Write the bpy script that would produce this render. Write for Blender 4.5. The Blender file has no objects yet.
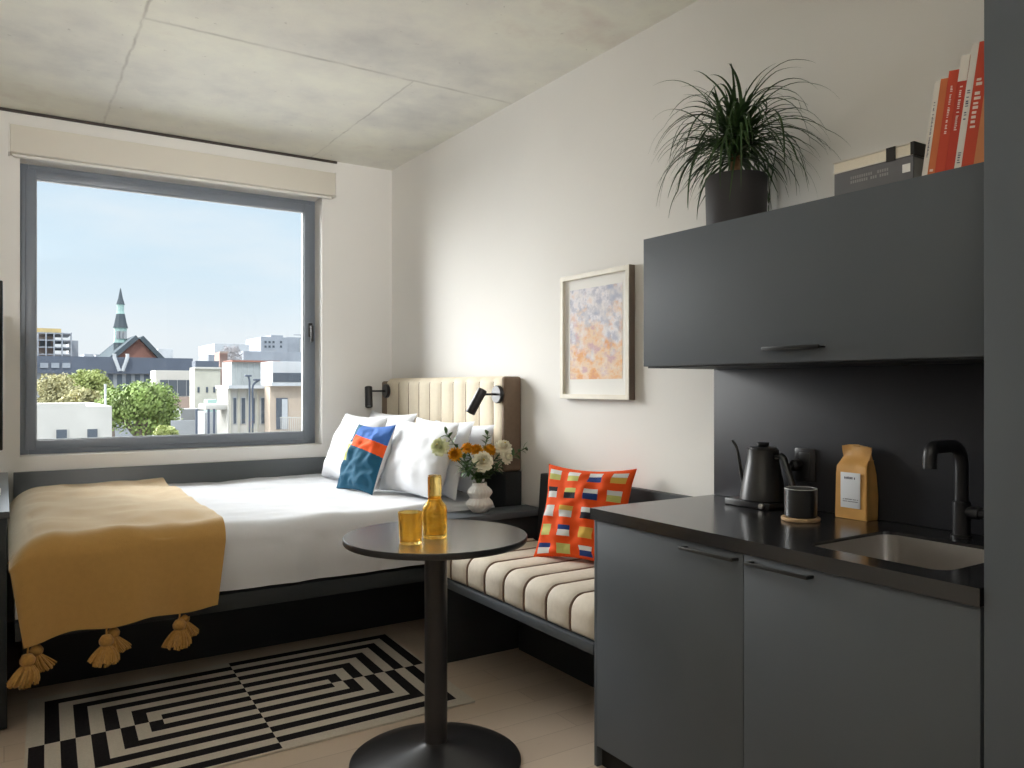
import bpy, bmesh, math, random
from mathutils import Vector, Matrix, noise
random.seed(11)
C = bpy.context.scene.collection
PI = math.pi
# ------------------------------------------------------------------ camera frame
FOC, HOR, CAMH = 786.0, 386.0, 1.341
YAW = math.atan2(508.0, FOC)
FX, FY = math.sin(YAW), math.cos(YAW)
RX, RY = math.cos(YAW), -math.sin(YAW)

def ray(px, py):
    u = (px - 512) / FOC; v = (HOR - py) / FOC
    return Vector((FX + u * RX, FY + u * RY, v))
def onX(px, py, X): r = ray(px, py); return Vector((0, 0, CAMH)) + r * (X / r.x)
def onY(px, py, Y): r = ray(px, py); return Vector((0, 0, CAMH)) + r * (Y / r.y)
def onZ(px, py, Z): r = ray(px, py); return Vector((0, 0, CAMH)) + r * ((Z - CAMH) / r.z)

# ------------------------------------------------------------------ materials
def lin(c):
    c = c / 255.0
    return c / 12.92 if c <= 0.04045 else ((c + 0.055) / 1.055) ** 2.4
def rgb(r, g, b): return (lin(r), lin(g), lin(b), 1)

def mat(name, col, rough=0.5, metal=0.0, var=0.0, vscale=8.0, bump=0.0, bscale=60.0, spec=0.5, sheen=0.0, trans=0.0, ior=1.45, coat=0.0, stretch=None):
    m = bpy.data.materials.new(name); m.use_nodes = True
    nt = m.node_tree; b = nt.nodes['Principled BSDF']
    b.inputs['Base Color'].default_value = col
    b.inputs['Roughness'].default_value = rough
    b.inputs['Metallic'].default_value = metal
    b.inputs['Specular IOR Level'].default_value = spec
    b.inputs['IOR'].default_value = ior
    b.inputs['Transmission Weight'].default_value = trans
    b.inputs['Coat Weight'].default_value = coat
    if sheen:
        b.inputs['Sheen Weight'].default_value = sheen
        b.inputs['Sheen Roughness'].default_value = 0.5; b.inputs['Sheen Tint'].default_value = (1, .93, .76, 1) if sheen >= .5 else (1, 1, 1, 1)
    tc = None
    if var or bump:
        tc = nt.nodes.new('ShaderNodeTexCoord'); src = tc.outputs['Object']
        if stretch:
            mp = nt.nodes.new('ShaderNodeMapping'); mp.inputs['Scale'].default_value = stretch
            nt.links.new(src, mp.inputs['Vector']); src = mp.outputs['Vector']
    if var:
        n = nt.nodes.new('ShaderNodeTexNoise'); n.inputs['Scale'].default_value = vscale; n.inputs['Detail'].default_value = 4
        nt.links.new(src, n.inputs['Vector'])
        r = nt.nodes.new('ShaderNodeMapRange'); r.inputs['From Min'].default_value = 0.3; r.inputs['From Max'].default_value = 0.7
        r.inputs['To Min'].default_value = 1 - var; r.inputs['To Max'].default_value = 1 + var
        nt.links.new(n.outputs['Fac'], r.inputs['Value'])
        mx = nt.nodes.new('ShaderNodeVectorMath'); mx.operation = 'SCALE'
        mx.inputs[0].default_value = col[:3]
        nt.links.new(r.outputs['Result'], mx.inputs['Scale'])
        nt.links.new(mx.outputs['Vector'], b.inputs['Base Color'])
    if bump:
        n2 = nt.nodes.new('ShaderNodeTexNoise'); n2.inputs['Scale'].default_value = bscale; n2.inputs['Detail'].default_value = 3
        nt.links.new(src, n2.inputs['Vector'])
        bp = nt.nodes.new('ShaderNodeBump'); bp.inputs['Strength'].default_value = bump; bp.inputs['Distance'].default_value = 0.004
        nt.links.new(n2.outputs['Fac'], bp.inputs['Height']); nt.links.new(bp.outputs['Normal'], b.inputs['Normal'])
    return m

class NB:                                   # tiny node builder
    def __init__(s, m): s.nt = m.node_tree
    def link(s, a, b): s.nt.links.new(a, b)
    def m(s, op, a, b=None, c=None):
        n = s.nt.nodes.new('ShaderNodeMath'); n.operation = op
        for i, v in enumerate((a, b, c)):
            if v is None: continue
            if isinstance(v, (int, float)): n.inputs[i].default_value = v
            else: s.link(v, n.inputs[i])
        return n.outputs[0]
    def mix(s, f, a, b):
        n = s.nt.nodes.new('ShaderNodeMix'); n.data_type = 'RGBA'
        for k, v in ((0, f), (6, a), (7, b)):
            if isinstance(v, (int, float, tuple)): n.inputs[k].default_value = v
            else: s.link(v, n.inputs[k])
        return n.outputs[2]
    def noise(s, vec, scale, detail=4, rough=0.5):
        n = s.nt.nodes.new('ShaderNodeTexNoise'); n.inputs['Scale'].default_value = scale
        n.inputs['Detail'].default_value = detail; n.inputs['Roughness'].default_value = rough
        s.link(vec, n.inputs['Vector']); return n.outputs['Fac']
    def ramp(s, f, stops):
        n = s.nt.nodes.new('ShaderNodeValToRGB'); e = n.color_ramp.elements
        while len(e) < len(stops): e.new(0.5)
        for k, (p, c) in enumerate(stops): e[k].position = p; e[k].color = c
        s.link(f, n.inputs[0]); return n.outputs[0]
    def obj(s):
        n = s.nt.nodes.new('ShaderNodeTexCoord'); return n.outputs['Object']
    def uv(s):
        n = s.nt.nodes.new('ShaderNodeTexCoord'); return n.outputs['UV']
    def map(s, vec, scale=(1, 1, 1), loc=(0, 0, 0)):
        n = s.nt.nodes.new('ShaderNodeMapping'); n.inputs['Scale'].default_value = scale; n.inputs['Location'].default_value = loc
        s.link(vec, n.inputs['Vector']); return n.outputs[0]
    def sep(s, vec):
        n = s.nt.nodes.new('ShaderNodeSeparateXYZ'); s.link(vec, n.inputs[0]); return n.outputs

M = {}
M['wall'] = mat('wall_paint', (0.79, 0.775, 0.745, 1), 0.75, var=0.015, vscale=1.5, bump=0.03, bscale=220, spec=0.25)
M['white_metal'] = mat('white_metal', (0.78, 0.76, 0.72, 1), 0.5)
M['char'] = mat('charcoal_laminate', (0.092, 0.104, 0.118, 1), 0.55, spec=0.3, var=0.03, vscale=3)
M['char_dark'] = mat('charcoal_dark', (0.035, 0.04, 0.044, 1), 0.5, spec=0.35)
M['dado'] = mat('dado_panel_paint', (0.085, 0.095, 0.10, 1), 0.36, spec=0.6)
M['black_top'] = mat('black_worktop', (0.018, 0.018, 0.02, 1), 0.2, spec=0.9, ior=1.6)
M['splash'] = mat('dark_splashback', (0.03, 0.031, 0.037, 1), 0.5, spec=0.35, var=0.1, vscale=3)
M['black'] = mat('matt_black', (0.016, 0.016, 0.017, 1), 0.36, spec=0.75)
M['black_metal'] = mat('black_metal', (0.022, 0.021, 0.023, 1), 0.33, spec=0.5)
M['table_top'] = mat('black_tabletop', (0.08, 0.08, 0.083, 1), 0.25, spec=1.0, ior=2.3)
M['void'] = mat('shadow_gap', (0.006, 0.006, 0.006, 1), 0.8)
M['frame_grey'] = mat('window_grey', (0.20, 0.225, 0.265, 1), 0.38, spec=0.5)
M['gapshade'] = mat('painted_gap_shade', (0.06, 0.05, 0.045, 1), 0.8)
M['blind'] = mat('blind_fabric', (0.66, 0.625, 0.55, 1), 0.7)
M['bead'] = mat('grey_bead', (0.34, 0.36, 0.38, 1), 0.4)
M['steel'] = mat('brushed_steel', (0.62, 0.59, 0.56, 1), 0.36, metal=1.0, bump=0.03, bscale=200, stretch=(1, 20, 1))
M['linen'] = mat('white_linen', (0.735, 0.75, 0.785, 1), 0.85, bump=0.12, bscale=90, spec=0.2, sheen=0.15)
M['duvet'] = mat('duvet_cotton', (0.70, 0.715, 0.745, 1), 0.85, bump=0.15, bscale=45, spec=0.2, sheen=0.1)
M['throw'] = mat('mustard_wool', (0.50, 0.285, 0.085, 1), 0.9, var=0.03, vscale=50, bump=0.35, bscale=260, spec=0.15, sheen=1.0)
M['tassel'] = mat('mustard_yarn', (0.46, 0.25, 0.07, 1), 0.9, var=0.15, vscale=90, bump=0.4, bscale=300, spec=0.1, sheen=0.2)
M['cream'] = mat('cream_upholstery', (0.70, 0.62, 0.48, 1), 0.7, var=0.03, vscale=40, bump=0.06, bscale=300, spec=0.3)
M['cream_seat'] = mat('cream_seat_fabric', (0.70, 0.63, 0.53, 1), 0.75, var=0.04, vscale=60, bump=0.1, bscale=300, spec=0.25)
M['brown'] = mat('brown_piping', (0.22, 0.145, 0.105, 1), 0.7, var=0.06, vscale=30, spec=0.3)
M['brown_side'] = mat('brown_upholstery', (0.20, 0.145, 0.105, 1), 0.75, var=0.05, vscale=60, spec=0.25)
M['wood_frame'] = mat('pale_wood_frame', (0.74, 0.70, 0.60, 1), 0.5, var=0.04, vscale=20)
M['frame_side'] = mat('brown_wood_side', (0.20, 0.155, 0.125, 1), 0.6)
M['paper'] = mat('paper_white', (0.82, 0.81, 0.78, 1), 0.8)
M['pages'] = mat('book_pages', (0.72, 0.66, 0.55, 1), 0.85, var=0.1, vscale=120, stretch=(1, 1, 30))
M['cork'] = mat('cork_wood', (0.55, 0.36, 0.20, 1), 0.7, var=0.1, vscale=60)
M['ceramic'] = mat('white_ceramic', (0.76, 0.74, 0.71, 1), 0.45, spec=0.4)
M['mug_white'] = mat('mug_glaze', (0.85, 0.85, 0.84, 1), 0.25)
M['kraft'] = mat('kraft_foil_bag', (0.66, 0.36, 0.11, 1), 0.34, var=0.06, vscale=25, bump=0.2, bscale=30, spec=0.8)
M['leaf'] = mat('palm_leaf', (0.035, 0.075, 0.022, 1), 0.5, var=0.35, vscale=12)
M['leaf2'] = mat('bouquet_leaf', (0.055, 0.12, 0.035, 1), 0.55, var=0.3, vscale=40)
M['trunk'] = mat('palm_trunk', (0.20, 0.11, 0.055, 1), 0.85, var=0.3, vscale=40, bump=0.5, bscale=60)
M['soil'] = mat('soil', (0.03, 0.02, 0.013, 1), 0.95, bump=0.8, bscale=80)
M['pot'] = mat('pot_dark', (0.045, 0.043, 0.047, 1), 0.55, spec=0.35)
M['petal_white'] = mat('petal_white', (0.83, 0.80, 0.66, 1), 0.6, spec=0.2)
M['petal_pale'] = mat('petal_pale', (0.72, 0.74, 0.48, 1), 0.6, spec=0.2)
M['petal_yellow'] = mat('petal_yellow', (0.72, 0.36, 0.02, 1), 0.6, var=0.15, vscale=60, spec=0.2)
M['flower_eye'] = mat('flower_centre', (0.65, 0.52, 0.18, 1), 0.7)
M['glass_knob'] = mat('metal_knob', (0.6, 0.58, 0.55, 1), 0.3, metal=1)
M['lens'] = mat('lamp_lens', (0.75, 0.74, 0.70, 1), 0.3)
M['screen'] = mat('tv_screen', (0.01, 0.01, 0.011, 1), 0.15)
M['label_white'] = mat('label_paper', (0.74, 0.76, 0.80, 1), 0.6)
M['ink'] = mat('ink_grey', (0.10, 0.10, 0.14, 1), 0.7)
M['ink_red'] = mat('ink_white', (0.75, 0.62, 0.55, 1), 0.7)

def amber():
    m = bpy.data.materials.new('amber_glass'); m.use_nodes = True
    nt = m.node_tree; b = nt.nodes['Principled BSDF']; out = nt.nodes['Material Output']
    b.inputs['Base Color'].default_value = (0.985, 0.76, 0.30, 1)
    b.inputs['Roughness'].default_value = 0.02
    b.inputs['Transmission Weight'].default_value = 1.0
    b.inputs['IOR'].default_value = 1.45
    t = nt.nodes.new('ShaderNodeBsdfTransparent'); t.inputs[0].default_value = (0.99, 0.78, 0.34, 1)
    mx = nt.nodes.new('ShaderNodeMixShader'); mx.inputs[0].default_value = 0.45
    nt.links.new(b.outputs[0], mx.inputs[1]); nt.links.new(t.outputs[0], mx.inputs[2]); nt.links.new(mx.outputs[0], out.inputs[0])
    return m
M['amber'] = amber()

def pane():
    m = bpy.data.materials.new('window_glass'); m.use_nodes = True
    nt = m.node_tree; out = nt.nodes['Material Output']
    for n in list(nt.nodes):
        if n != out: nt.nodes.remove(n)
    t = nt.nodes.new('ShaderNodeBsdfTransparent'); t.inputs[0].default_value = (0.97, 0.985, 0.99, 1)
    g = nt.nodes.new('ShaderNodeBsdfGlossy'); g.inputs['Roughness'].default_value = 0.01
    f = nt.nodes.new('ShaderNodeFresnel'); f.inputs[0].default_value = 1.3
    mx = nt.nodes.new('ShaderNodeMixShader')
    nt.links.new(f.outputs[0], mx.inputs[0]); nt.links.new(t.outputs[0], mx.inputs[1]); nt.links.new(g.outputs[0], mx.inputs[2]); nt.links.new(mx.outputs[0], out.inputs[0])
    return m
M['pane'] = pane()

def concrete():
    m = mat('ceiling_concrete', (0.6, 0.58, 0.53, 1), 0.85, spec=0.2); n = NB(m); b = m.node_tree.nodes['Principled BSDF']
    o = n.obj(); s = n.sep(o)
    big = n.noise(o, 1.3, 6, 0.6); mid = n.noise(n.map(o, (2.2, 5, 1)), 1.6, 6, 0.65); fine = n.noise(o, 26, 5, 0.7)
    base = n.ramp(big, [(0.30, (0.60, 0.595, 0.57, 1)), (0.45, (0.75, 0.74, 0.68, 1)), (0.58, (0.83, 0.825, 0.73, 1)), (0.72, (0.70, 0.64, 0.58, 1))])
    c = n.mix(n.m('MULTIPLY', n.m('SUBTRACT', mid, 0.42), 0.9), base, (0.74, 0.74, 0.69, 1))
    # pits
    pit = n.ramp(fine, [(0.66, (0, 0, 0, 1)), (0.72, (1, 1, 1, 1))])
    c = n.mix(n.m('MULTIPLY', pit, 0.40), c, (0.25, 0.23, 0.20, 1))
    wob = n.m('MULTIPLY', n.m('SUBTRACT', n.noise(o, 9, 3), 0.5), 0.02)
    def seam(coord, pos, w):
        d = n.m('ABSOLUTE', n.m('SUBTRACT', n.m('ADD', coord, wob), pos))
        return n.m('SUBTRACT', 1.0, n.m('MINIMUM', n.m('DIVIDE', d, w), 1.0))
    far = n.m('GREATER_THAN', s[1], 3.68)
    sm = n.m('MAXIMUM', seam(s[0], 0.5, 0.010), n.m('MULTIPLY', seam(s[0], 1.775, 0.008), far))
    sm = n.m('MAXIMUM', sm, n.m('MULTIPLY', seam(s[1], 3.68, 0.016), n.m('GREATER_THAN', s[0], 0.5)))
    blot = n.ramp(n.noise(o, 5, 3), [(0.35, (0.15, 0.15, 0.15, 1)), (0.65, (1, 1, 1, 1))])
    c = n.mix(n.m('MULTIPLY', n.m('MULTIPLY', sm, 0.55), blot), c, (0.30, 0.27, 0.24, 1))
    n.link(c, b.inputs['Base Color'])
    bp = m.node_tree.nodes.new('ShaderNodeBump'); bp.inputs['Strength'].default_value = 0.25; bp.inputs['Distance'].default_value = 0.01
    n.link(n.m('SUBTRACT', n.m('ADD', mid, n.m('MULTIPLY', fine, 0.3)), sm), bp.inputs['Height']); n.link(bp.outputs[0], b.inputs['Normal'])
    return m
def oak():
    m = mat('oak_floor', (0.5, 0.4, 0.3, 1), 0.5, spec=0.35); n = NB(m); b = m.node_tree.nodes['Principled BSDF']
    o = n.obj()
    br = m.node_tree.nodes.new('ShaderNodeTexBrick'); n.link(n.map(o, (1, 1, 1)), br.inputs['Vector'])
    br.inputs['Scale'].default_value = 1; br.inputs['Brick Width'].default_value = 1.9; br.inputs['Row Height'].default_value = 0.145
    br.inputs['Mortar Size'].default_value = 0.0016; br.offset = 0.37
    br.inputs['Color1'].default_value = (0.64, 0.52, 0.41, 1); br.inputs['Color2'].default_value = (0.57, 0.45, 0.35, 1); br.inputs['Mortar'].default_value = (0.42, 0.32, 0.24, 1)
    g = n.noise(n.map(o, (1.5, 26, 1)), 3, 5, 0.6)
    c = n.mix(n.m('MULTIPLY', g, 0.35), br.outputs['Color'], (0.62, 0.52, 0.43, 1))
    kn = n.ramp(n.noise(n.map(o, (2.2, 6, 1)), 2.3, 2), [(0.70, (0, 0, 0, 1)), (0.80, (1, 1, 1, 1))])
    c = n.mix(n.m('MULTIPLY', kn, 0.35), c, (0.25, 0.16, 0.10, 1))
    n.link(c, b.inputs['Base Color'])
    return m
M['concrete'] = concrete(); M['oak'] = oak()

def rug_mat():
    m = mat('rug_wool', (0.5, 0.5, 0.5, 1), 0.95, spec=0.1); n = NB(m); b = m.node_tree.nodes['Principled BSDF']
    s = n.sep(n.uv()); u, v = s[0], s[1]            # u: 0..1.64 m  v: 0..1.04 m
    L, W, bd, w = 1.64, 1.04, 0.010, 0.05101
    uu = n.m('SUBTRACT', u, bd); vv = n.m('SUBTRACT', v, bd)
    Li, Wi = L - 2 * bd, W - 2 * bd
    de = n.m('MINIMUM', uu, n.m('SUBTRACT', Li, uu)); dv = n.m('MINIMUM', vv, n.m('SUBTRACT', Wi, vv))
    k = n.m('FLOOR', n.m('DIVIDE', n.m('MINIMUM', de, dv), w))
    par = n.m('MODULO', k, 2.0)
    near = n.m('LESS_THAN', vv, Wi / 2); left = n.m('LESS_THAN', uu, Li / 2)
    x = n.m('MODULO', n.m('ADD', n.m('ADD', n.m('ABSOLUTE', par), near), left), 2.0)   # 0 -> black
    border = n.m('LESS_THAN', n.m('MINIMUM', de, dv), 0.0)
    f = n.m('MAXIMUM', x, border)
    o = n.obj(); tex = n.noise(n.map(o, (1, 1, 1)), 160, 3)
    cr = n.mix(tex, (0.52, 0.47, 0.40, 1), (0.70, 0.645, 0.56, 1)); bk = n.mix(tex, (0.010, 0.009, 0.011, 1), (0.03, 0.026, 0.028, 1))
    n.link(n.mix(f, bk, cr), b.inputs['Base Color'])
    bp = m.node_tree.nodes.new('ShaderNodeBump'); bp.inputs['Strength'].default_value = 0.4; bp.inputs['Distance'].default_value = 0.003
    n.link(tex, bp.inputs['Height']); n.link(bp.outputs[0], b.inputs['Normal'])
    return m
M['rug'] = rug_mat()

def art_mat():
    m = mat('abstract_print', (0.5, 0.5, 0.5, 1), 0.7, spec=0.3); n = NB(m); b = m.node_tree.nodes['Principled BSDF']
    o = n.uv(); s = n.sep(o)
    a = n.noise(n.map(o, (2.6, 3.2, 1)), 1.0, 6, 0.65); c2 = n.noise(n.map(o, (3.0, 4.5, 1), (3.3, 1.2, 0)), 1.0, 6, 0.65); d = n.noise(n.map(o, (4.5, 5, 1), (9, 4, 0)), 1.0, 6, 0.65)
    warm = n.ramp(c2, [(0.28, (0.62, 0.27, 0.24, 1)), (0.42, (0.78, 0.42, 0.20, 1)), (0.52, (0.80, 0.62, 0.45, 1)), (0.62, (0.62, 0.40, 0.44, 1)), (0.75, (0.82, 0.74, 0.72, 1))])
    cool = n.ramp(d, [(0.3, (0.36, 0.42, 0.58, 1)), (0.46, (0.52, 0.52, 0.60, 1)), (0.55, (0.80, 0.78, 0.82, 1)), (0.7, (0.78, 0.60, 0.50, 1))])
    t = n.ramp(n.m('ADD', a, n.m('MULTIPLY', n.m('SUBTRACT', s[1], 0.5), 0.32)), [(0.42, (0, 0, 0, 1)), (0.56, (1, 1, 1, 1))])
    c = n.mix(t, warm, cool)
    fade = n.ramp(n.noise(n.map(o, (5, 6, 1)), 1.0, 6), [(0.50, (0, 0, 0, 1)), (0.68, (1, 1, 1, 1))])
    c = n.mix(n.m('MULTIPLY', fade, 0.7), c, (0.82, 0.78, 0.76, 1))
    n.link(c, b.inputs['Base Color'])
    return m
M['art'] = art_mat()

# ------------------------------------------------------------------ mesh helpers
def BM(): return bmesh.new()
def box(bm, x0, x1, y0, y1, z0, z1, bev=0.0, seg=2, mi=0):
    vs = [bm.verts.new((x, y, z)) for x in (x0, x1) for y in (y0, y1) for z in (z0, z1)]
    idx = [(0, 1, 3, 2), (4, 6, 7, 5), (0, 4, 5, 1), (2, 3, 7, 6), (0, 2, 6, 4), (1, 5, 7, 3)]
    fs = [bm.faces.new([vs[i] for i in f]) for f in idx]
    for f in fs: f.material_index = mi
    if bev > 0:
        es = list({e for f in fs for e in f.edges})
        r = bmesh.ops.bevel(bm, geom=es, offset=bev, segments=seg, affect='EDGES', profile=0.5)
        for f in r['faces']: f.material_index = mi
    return bm
def ring_faces(bm, rings, closed=True, mi=0):
    for a, b in zip(rings[:-1], rings[1:]):
        n = len(a)
        for i in range(n if closed else n - 1):
            j = (i + 1) % n
            try:
                f = bm.faces.new((a[i], a[j], b[j], b[i])); f.material_index = mi
            except ValueError: pass
def lathe(bm, prof, c, seg=40, mi=0, M4=None, rad=None):
    rings = []
    for r, z in prof:
        ring = []
        for i in range(seg):
            a = 2 * PI * i / seg
            rr = r * (rad(a, z) if rad else 1)
            p = Vector((rr * math.cos(a), rr * math.sin(a), z))
            if M4: p = M4 @ p
            ring.append(bm.verts.new(Vector(c) + p))
        rings.append(ring)
    ring_faces(bm, rings, True, mi)
    for ring, flip in ((rings[0], True), (rings[-1], False)):
        try:
            f = bm.faces.new(ring[::-1] if flip else ring); f.material_index = mi
        except ValueError: pass
    return bm
def tube(bm, pts, rad, seg=10, mi=0, caps=True):
    pts = [Vector(p) for p in pts]; n = len(pts); rings = []
    up = None
    for i, p in enumerate(pts):
        d = (pts[min(i + 1, n - 1)] - pts[max(i - 1, 0)]).normalized()
        if up is None:
            up = Vector((0, 0, 1)) if abs(d.z) < 0.9 else Vector((1, 0, 0))
        s = d.cross(up).normalized(); up = s.cross(d).normalized()
        r = rad[i] if isinstance(rad, (list, tuple)) else rad
        rings.append([bm.verts.new(p + (s * math.cos(2 * PI * k / seg) + up * math.sin(2 * PI * k / seg)) * r) for k in range(seg)])
    ring_faces(bm, rings, True, mi)
    if caps:
        for ring, fl in ((rings[0], False), (rings[-1], True)):
            f = bm.faces.new(ring[::-1] if fl else ring); f.material_index = mi
    return bm
def arc(p0, p1, p2, n=12):                   # quadratic curve
    p0, p1, p2 = Vector(p0), Vector(p1), Vector(p2)
    return [p0 * (1 - t) ** 2 + p1 * 2 * t * (1 - t) + p2 * t * t for t in [k / n for k in range(n + 1)]]
def bend(pts, r, n=6):                       # round the corners of a polyline
    pts = [Vector(p) for p in pts]; out = [pts[0]]
    for a, b, c in zip(pts[:-2], pts[1:-1], pts[2:]):
        rr = min(r, (a - b).length * 0.49, (c - b).length * 0.49)
        out += arc(b + (a - b).normalized() * rr, b, b + (c - b).normalized() * rr, n)
    out.append(pts[-1]); return out
def grid(bm, nu, nv, fn, mi=0, fm=None):
    vs = [[bm.verts.new(fn(i / nu, j / nv)) for j in range(nv + 1)] for i in range(nu + 1)]
    for i in range(nu):
        for j in range(nv):
            f = bm.faces.new((vs[i][j], vs[i + 1][j], vs[i + 1][j + 1], vs[i][j + 1]))
            f.material_index = fm((i + .5) / nu, (j + .5) / nv) if fm else mi
    return vs
def thicken(bm, t):                          # second skin inwards along the vertex normals, rim closed
    bmesh.ops.recalc_face_normals(bm, faces=bm.faces); bm.normal_update()
    if sum(f.normal.z for f in bm.faces) < 0: bmesh.ops.reverse_faces(bm, faces=bm.faces); bm.normal_update()
    vs = list(bm.verts); fs = list(bm.faces); rim = [e for e in bm.edges if len(e.link_faces) == 1]
    cp = {v: bm.verts.new(v.co - v.normal * t) for v in vs}
    for f in fs: bm.faces.new([cp[v] for v in reversed(f.verts)])
    for e in rim: a, c = e.verts; bm.faces.new((a, c, cp[c], cp[a]))

def mesh(name, bm, mats, smooth=35, recalc=True, weld=False):
    if weld: bmesh.ops.remove_doubles(bm, verts=bm.verts, dist=1e-5)
    if recalc: bmesh.ops.recalc_face_normals(bm, faces=bm.faces)
    me = bpy.data.meshes.new(name); bm.to_mesh(me); bm.free()
    for m in (mats if isinstance(mats, (list, tuple)) else [mats]): me.materials.append(M[m] if isinstance(m, str) else m)
    if smooth:
        for p in me.polygons: p.use_smooth = True
        me.set_sharp_from_angle(angle=math.radians(smooth))
    return me
def origin(o):                               # world offset of a thing / part (translations only)
    v = Vector((0, 0, 0))
    while o: v += o.location; o = o.parent
    return v
def thing(name, label, cat, loc, group=None):
    o = bpy.data.objects.new(name, None); C.objects.link(o); o.location = loc; o.empty_display_size = 0.05
    o['label'] = label; o['category'] = cat
    if group: o['group'] = group
    return o
def part(name, bm, mats, parent, label=None, **k):
    me = mesh(name, bm, mats, **k); me.transform(Matrix.Translation(-origin(parent)))
    o = bpy.data.objects.new(name, me); C.objects.link(o); o.parent = parent
    if label: o['label'] = label
    return o
def solo(name, bm, mats, label, cat, loc, group=None, **k):
    me = mesh(name, bm, mats, **k); me.transform(Matrix.Translation(-Vector(loc)))
    o = bpy.data.objects.new(name, me); C.objects.link(o); o.location = loc
    o['label'] = label; o['category'] = cat
    if group: o['group'] = group
    return o
def struct(name, bm, mats, parent=None, label=None, cat=None, loc=(0, 0, 0), **k):
    me = mesh(name, bm, mats, **k); me.transform(Matrix.Translation(-Vector(loc)))
    o = bpy.data.objects.new(name, me); C.objects.link(o); o.location = loc
    o['kind'] = 'structure'; o['label'] = label or name; o['category'] = cat or name.split('_')[0]
    return o
def frame(xv, yv, zv, loc):
    m = Matrix((xv, yv, zv)).transposed().to_4x4(); m.translation = loc; return m
def nz(p, s, a): return noise.noise(Vector(p) * s) * a

# ================================================================== ROOM SHELL
XR, YW, ZC = 2.38, 5.30, 2.915
XL, YB = -0.62, -1.9
b = BM(); box(b, XL - .15, XR + .15, YB, YW + .26, -0.12, 0.0); struct('floor', b, 'oak', label='pale oak plank floor', cat='floor')
b = BM(); box(b, XL - .15, XR + .15, YB, YW + .26, ZC, ZC + .2); struct('ceiling', b, 'concrete', label='bare mottled concrete ceiling with formwork seams', cat='ceiling')
b = BM(); box(b, XR, XR + .15, YB, YW + .26, 0, ZC); struct('wall_right', b, 'wall', label='white painted side wall behind the kitchen and headboard', cat='wall')
b = BM(); box(b, XL - .15, XL, YB, YW + .26, 0, ZC); struct('wall_left', b, 'wall', label='white painted wall on the left behind the television', cat='wall')
b = BM(); box(b, XL - .15, XR + .15, YB - .15, YB, 0, ZC); struct('wall_front', b, 'wall', label='white painted wall behind the camera', cat='wall')
WY = YW + .15                                # window frame plane
wx0, wx1 = onY(19.5, 164, WY).x, onY(315, 201, WY).x
wz1 = (onY(19.5, 164, WY).z + onY(315, 201, WY).z) / 2
wz0 = (onY(22, 455, WY).z + onY(315, 441, WY).z) / 2 - .007
b = BM()
for q in ((XL, wx0, 0, ZC), (wx1, XR, 0, ZC), (wx0, wx1, 0, wz0), (wx0, wx1, wz1, ZC)):
    box(b, q[0], q[1], YW, YW + .26, q[2], q[3])
struct('wall_back', b, 'wall', label='white painted window wall', cat='wall', weld=True)
b = BM(); box(b, 0.045, XR - .002, YW - .03, YW - .001, 0.02, 0.85, bev=.002); struct('trim_1', b, 'dado', label='dark grey panel on the wall under the window', cat='wall panel')

b = BM(); box(b, XL + .002, 1.96, YW - .012, YW - .001, ZC - .016, ZC - .001); struct('trim_2', b, 'gapshade', label='dark strip painted as the shadow line where the window wall meets the ceiling', cat='painted shadow')  # dark colour stands in for the shadow line under the ceiling

# window
def win():
    w = thing('window_1', 'large square window with slate grey frame above the bed', 'window', ((wx0 + wx1) / 2, WY, wz0)); w['kind'] = 'structure'
    b = BM(); t = 0.045
    def fr(x0, x1, z0, z1, t, y0, y1, bev):
        box(b, x0, x0 + t, y0, y1, z0, z1, bev); box(b, x1 - t, x1, y0, y1, z0, z1, bev)
        box(b, x0 + t, x1 - t, y0, y1, z1 - t, z1, bev); box(b, x0 + t, x1 - t, y0, y1, z0, z0 + t, bev)
    fr(wx0, wx1, wz0, wz1, t, WY, WY + .07, .003)
    part('window_frame', b, 'frame_grey', w)
    b = BM(); fr(wx0 + .030, wx1 - .030, wz0 + .030, wz1 - .030, .052, WY - .012, WY + .055, .004)
    s = part('sash', b, 'frame_grey', w)
    b = BM(); i = .080
    fr(wx0 + i, wx1 - i, wz0 + i, wz1 - i, .008, WY + .004, WY + .03, 0); part('glazing_bead', b, 'bead', w)
    b = BM(); box(b, wx0 + .078, wx1 - .078, WY + .02, WY + .026, wz0 + .078, wz1 - .078); part('pane', b, 'pane', w, smooth=0)
    hp = onY(310.5, 330, WY - .02)
    b = BM(); box(b, hp.x - .014, hp.x + .014, WY - .026, WY - .012, hp.z - .05, hp.z + .05, .005)
    box(b, hp.x - .011, hp.x + .011, WY - .05, WY - .022, hp.z + .0, hp.z + .025, .004)
    box(b, hp.x - .010, hp.x + .010, WY - .062, WY - .042, hp.z - .085, hp.z + .03, .006); part('handle', b, 'black', w, label='black lever handle')
win()
# roller blind cassette
def blind():
    x0, x1, z0, z1 = 0.02, 1.925, 2.650, 2.806
    t = thing('roller_blind', 'rolled-up white roller blind cassette above the window', 'blind', ((x0 + x1) / 2, YW, z0))
    b = BM(); box(b, x0 + .008, x1 - .008, YW - .1, YW - .002, z0, z1, .006); part('cassette', b, 'blind', t)
    for x in (x0, x1 - .008):
        b = BM(); box(b, x, x + .008, YW - .103, YW - .002, z0 - .004, z1 + .003, .002); part('end_cap', b, 'white_metal', t)
    b = BM(); tube(b, [(x0 + .02, YW - .05, z0 - .006), (x1 - .02, YW - .05, z0 - .006)], .009); part('bottom_bar', b, 'white_metal', t)
blind()

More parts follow.
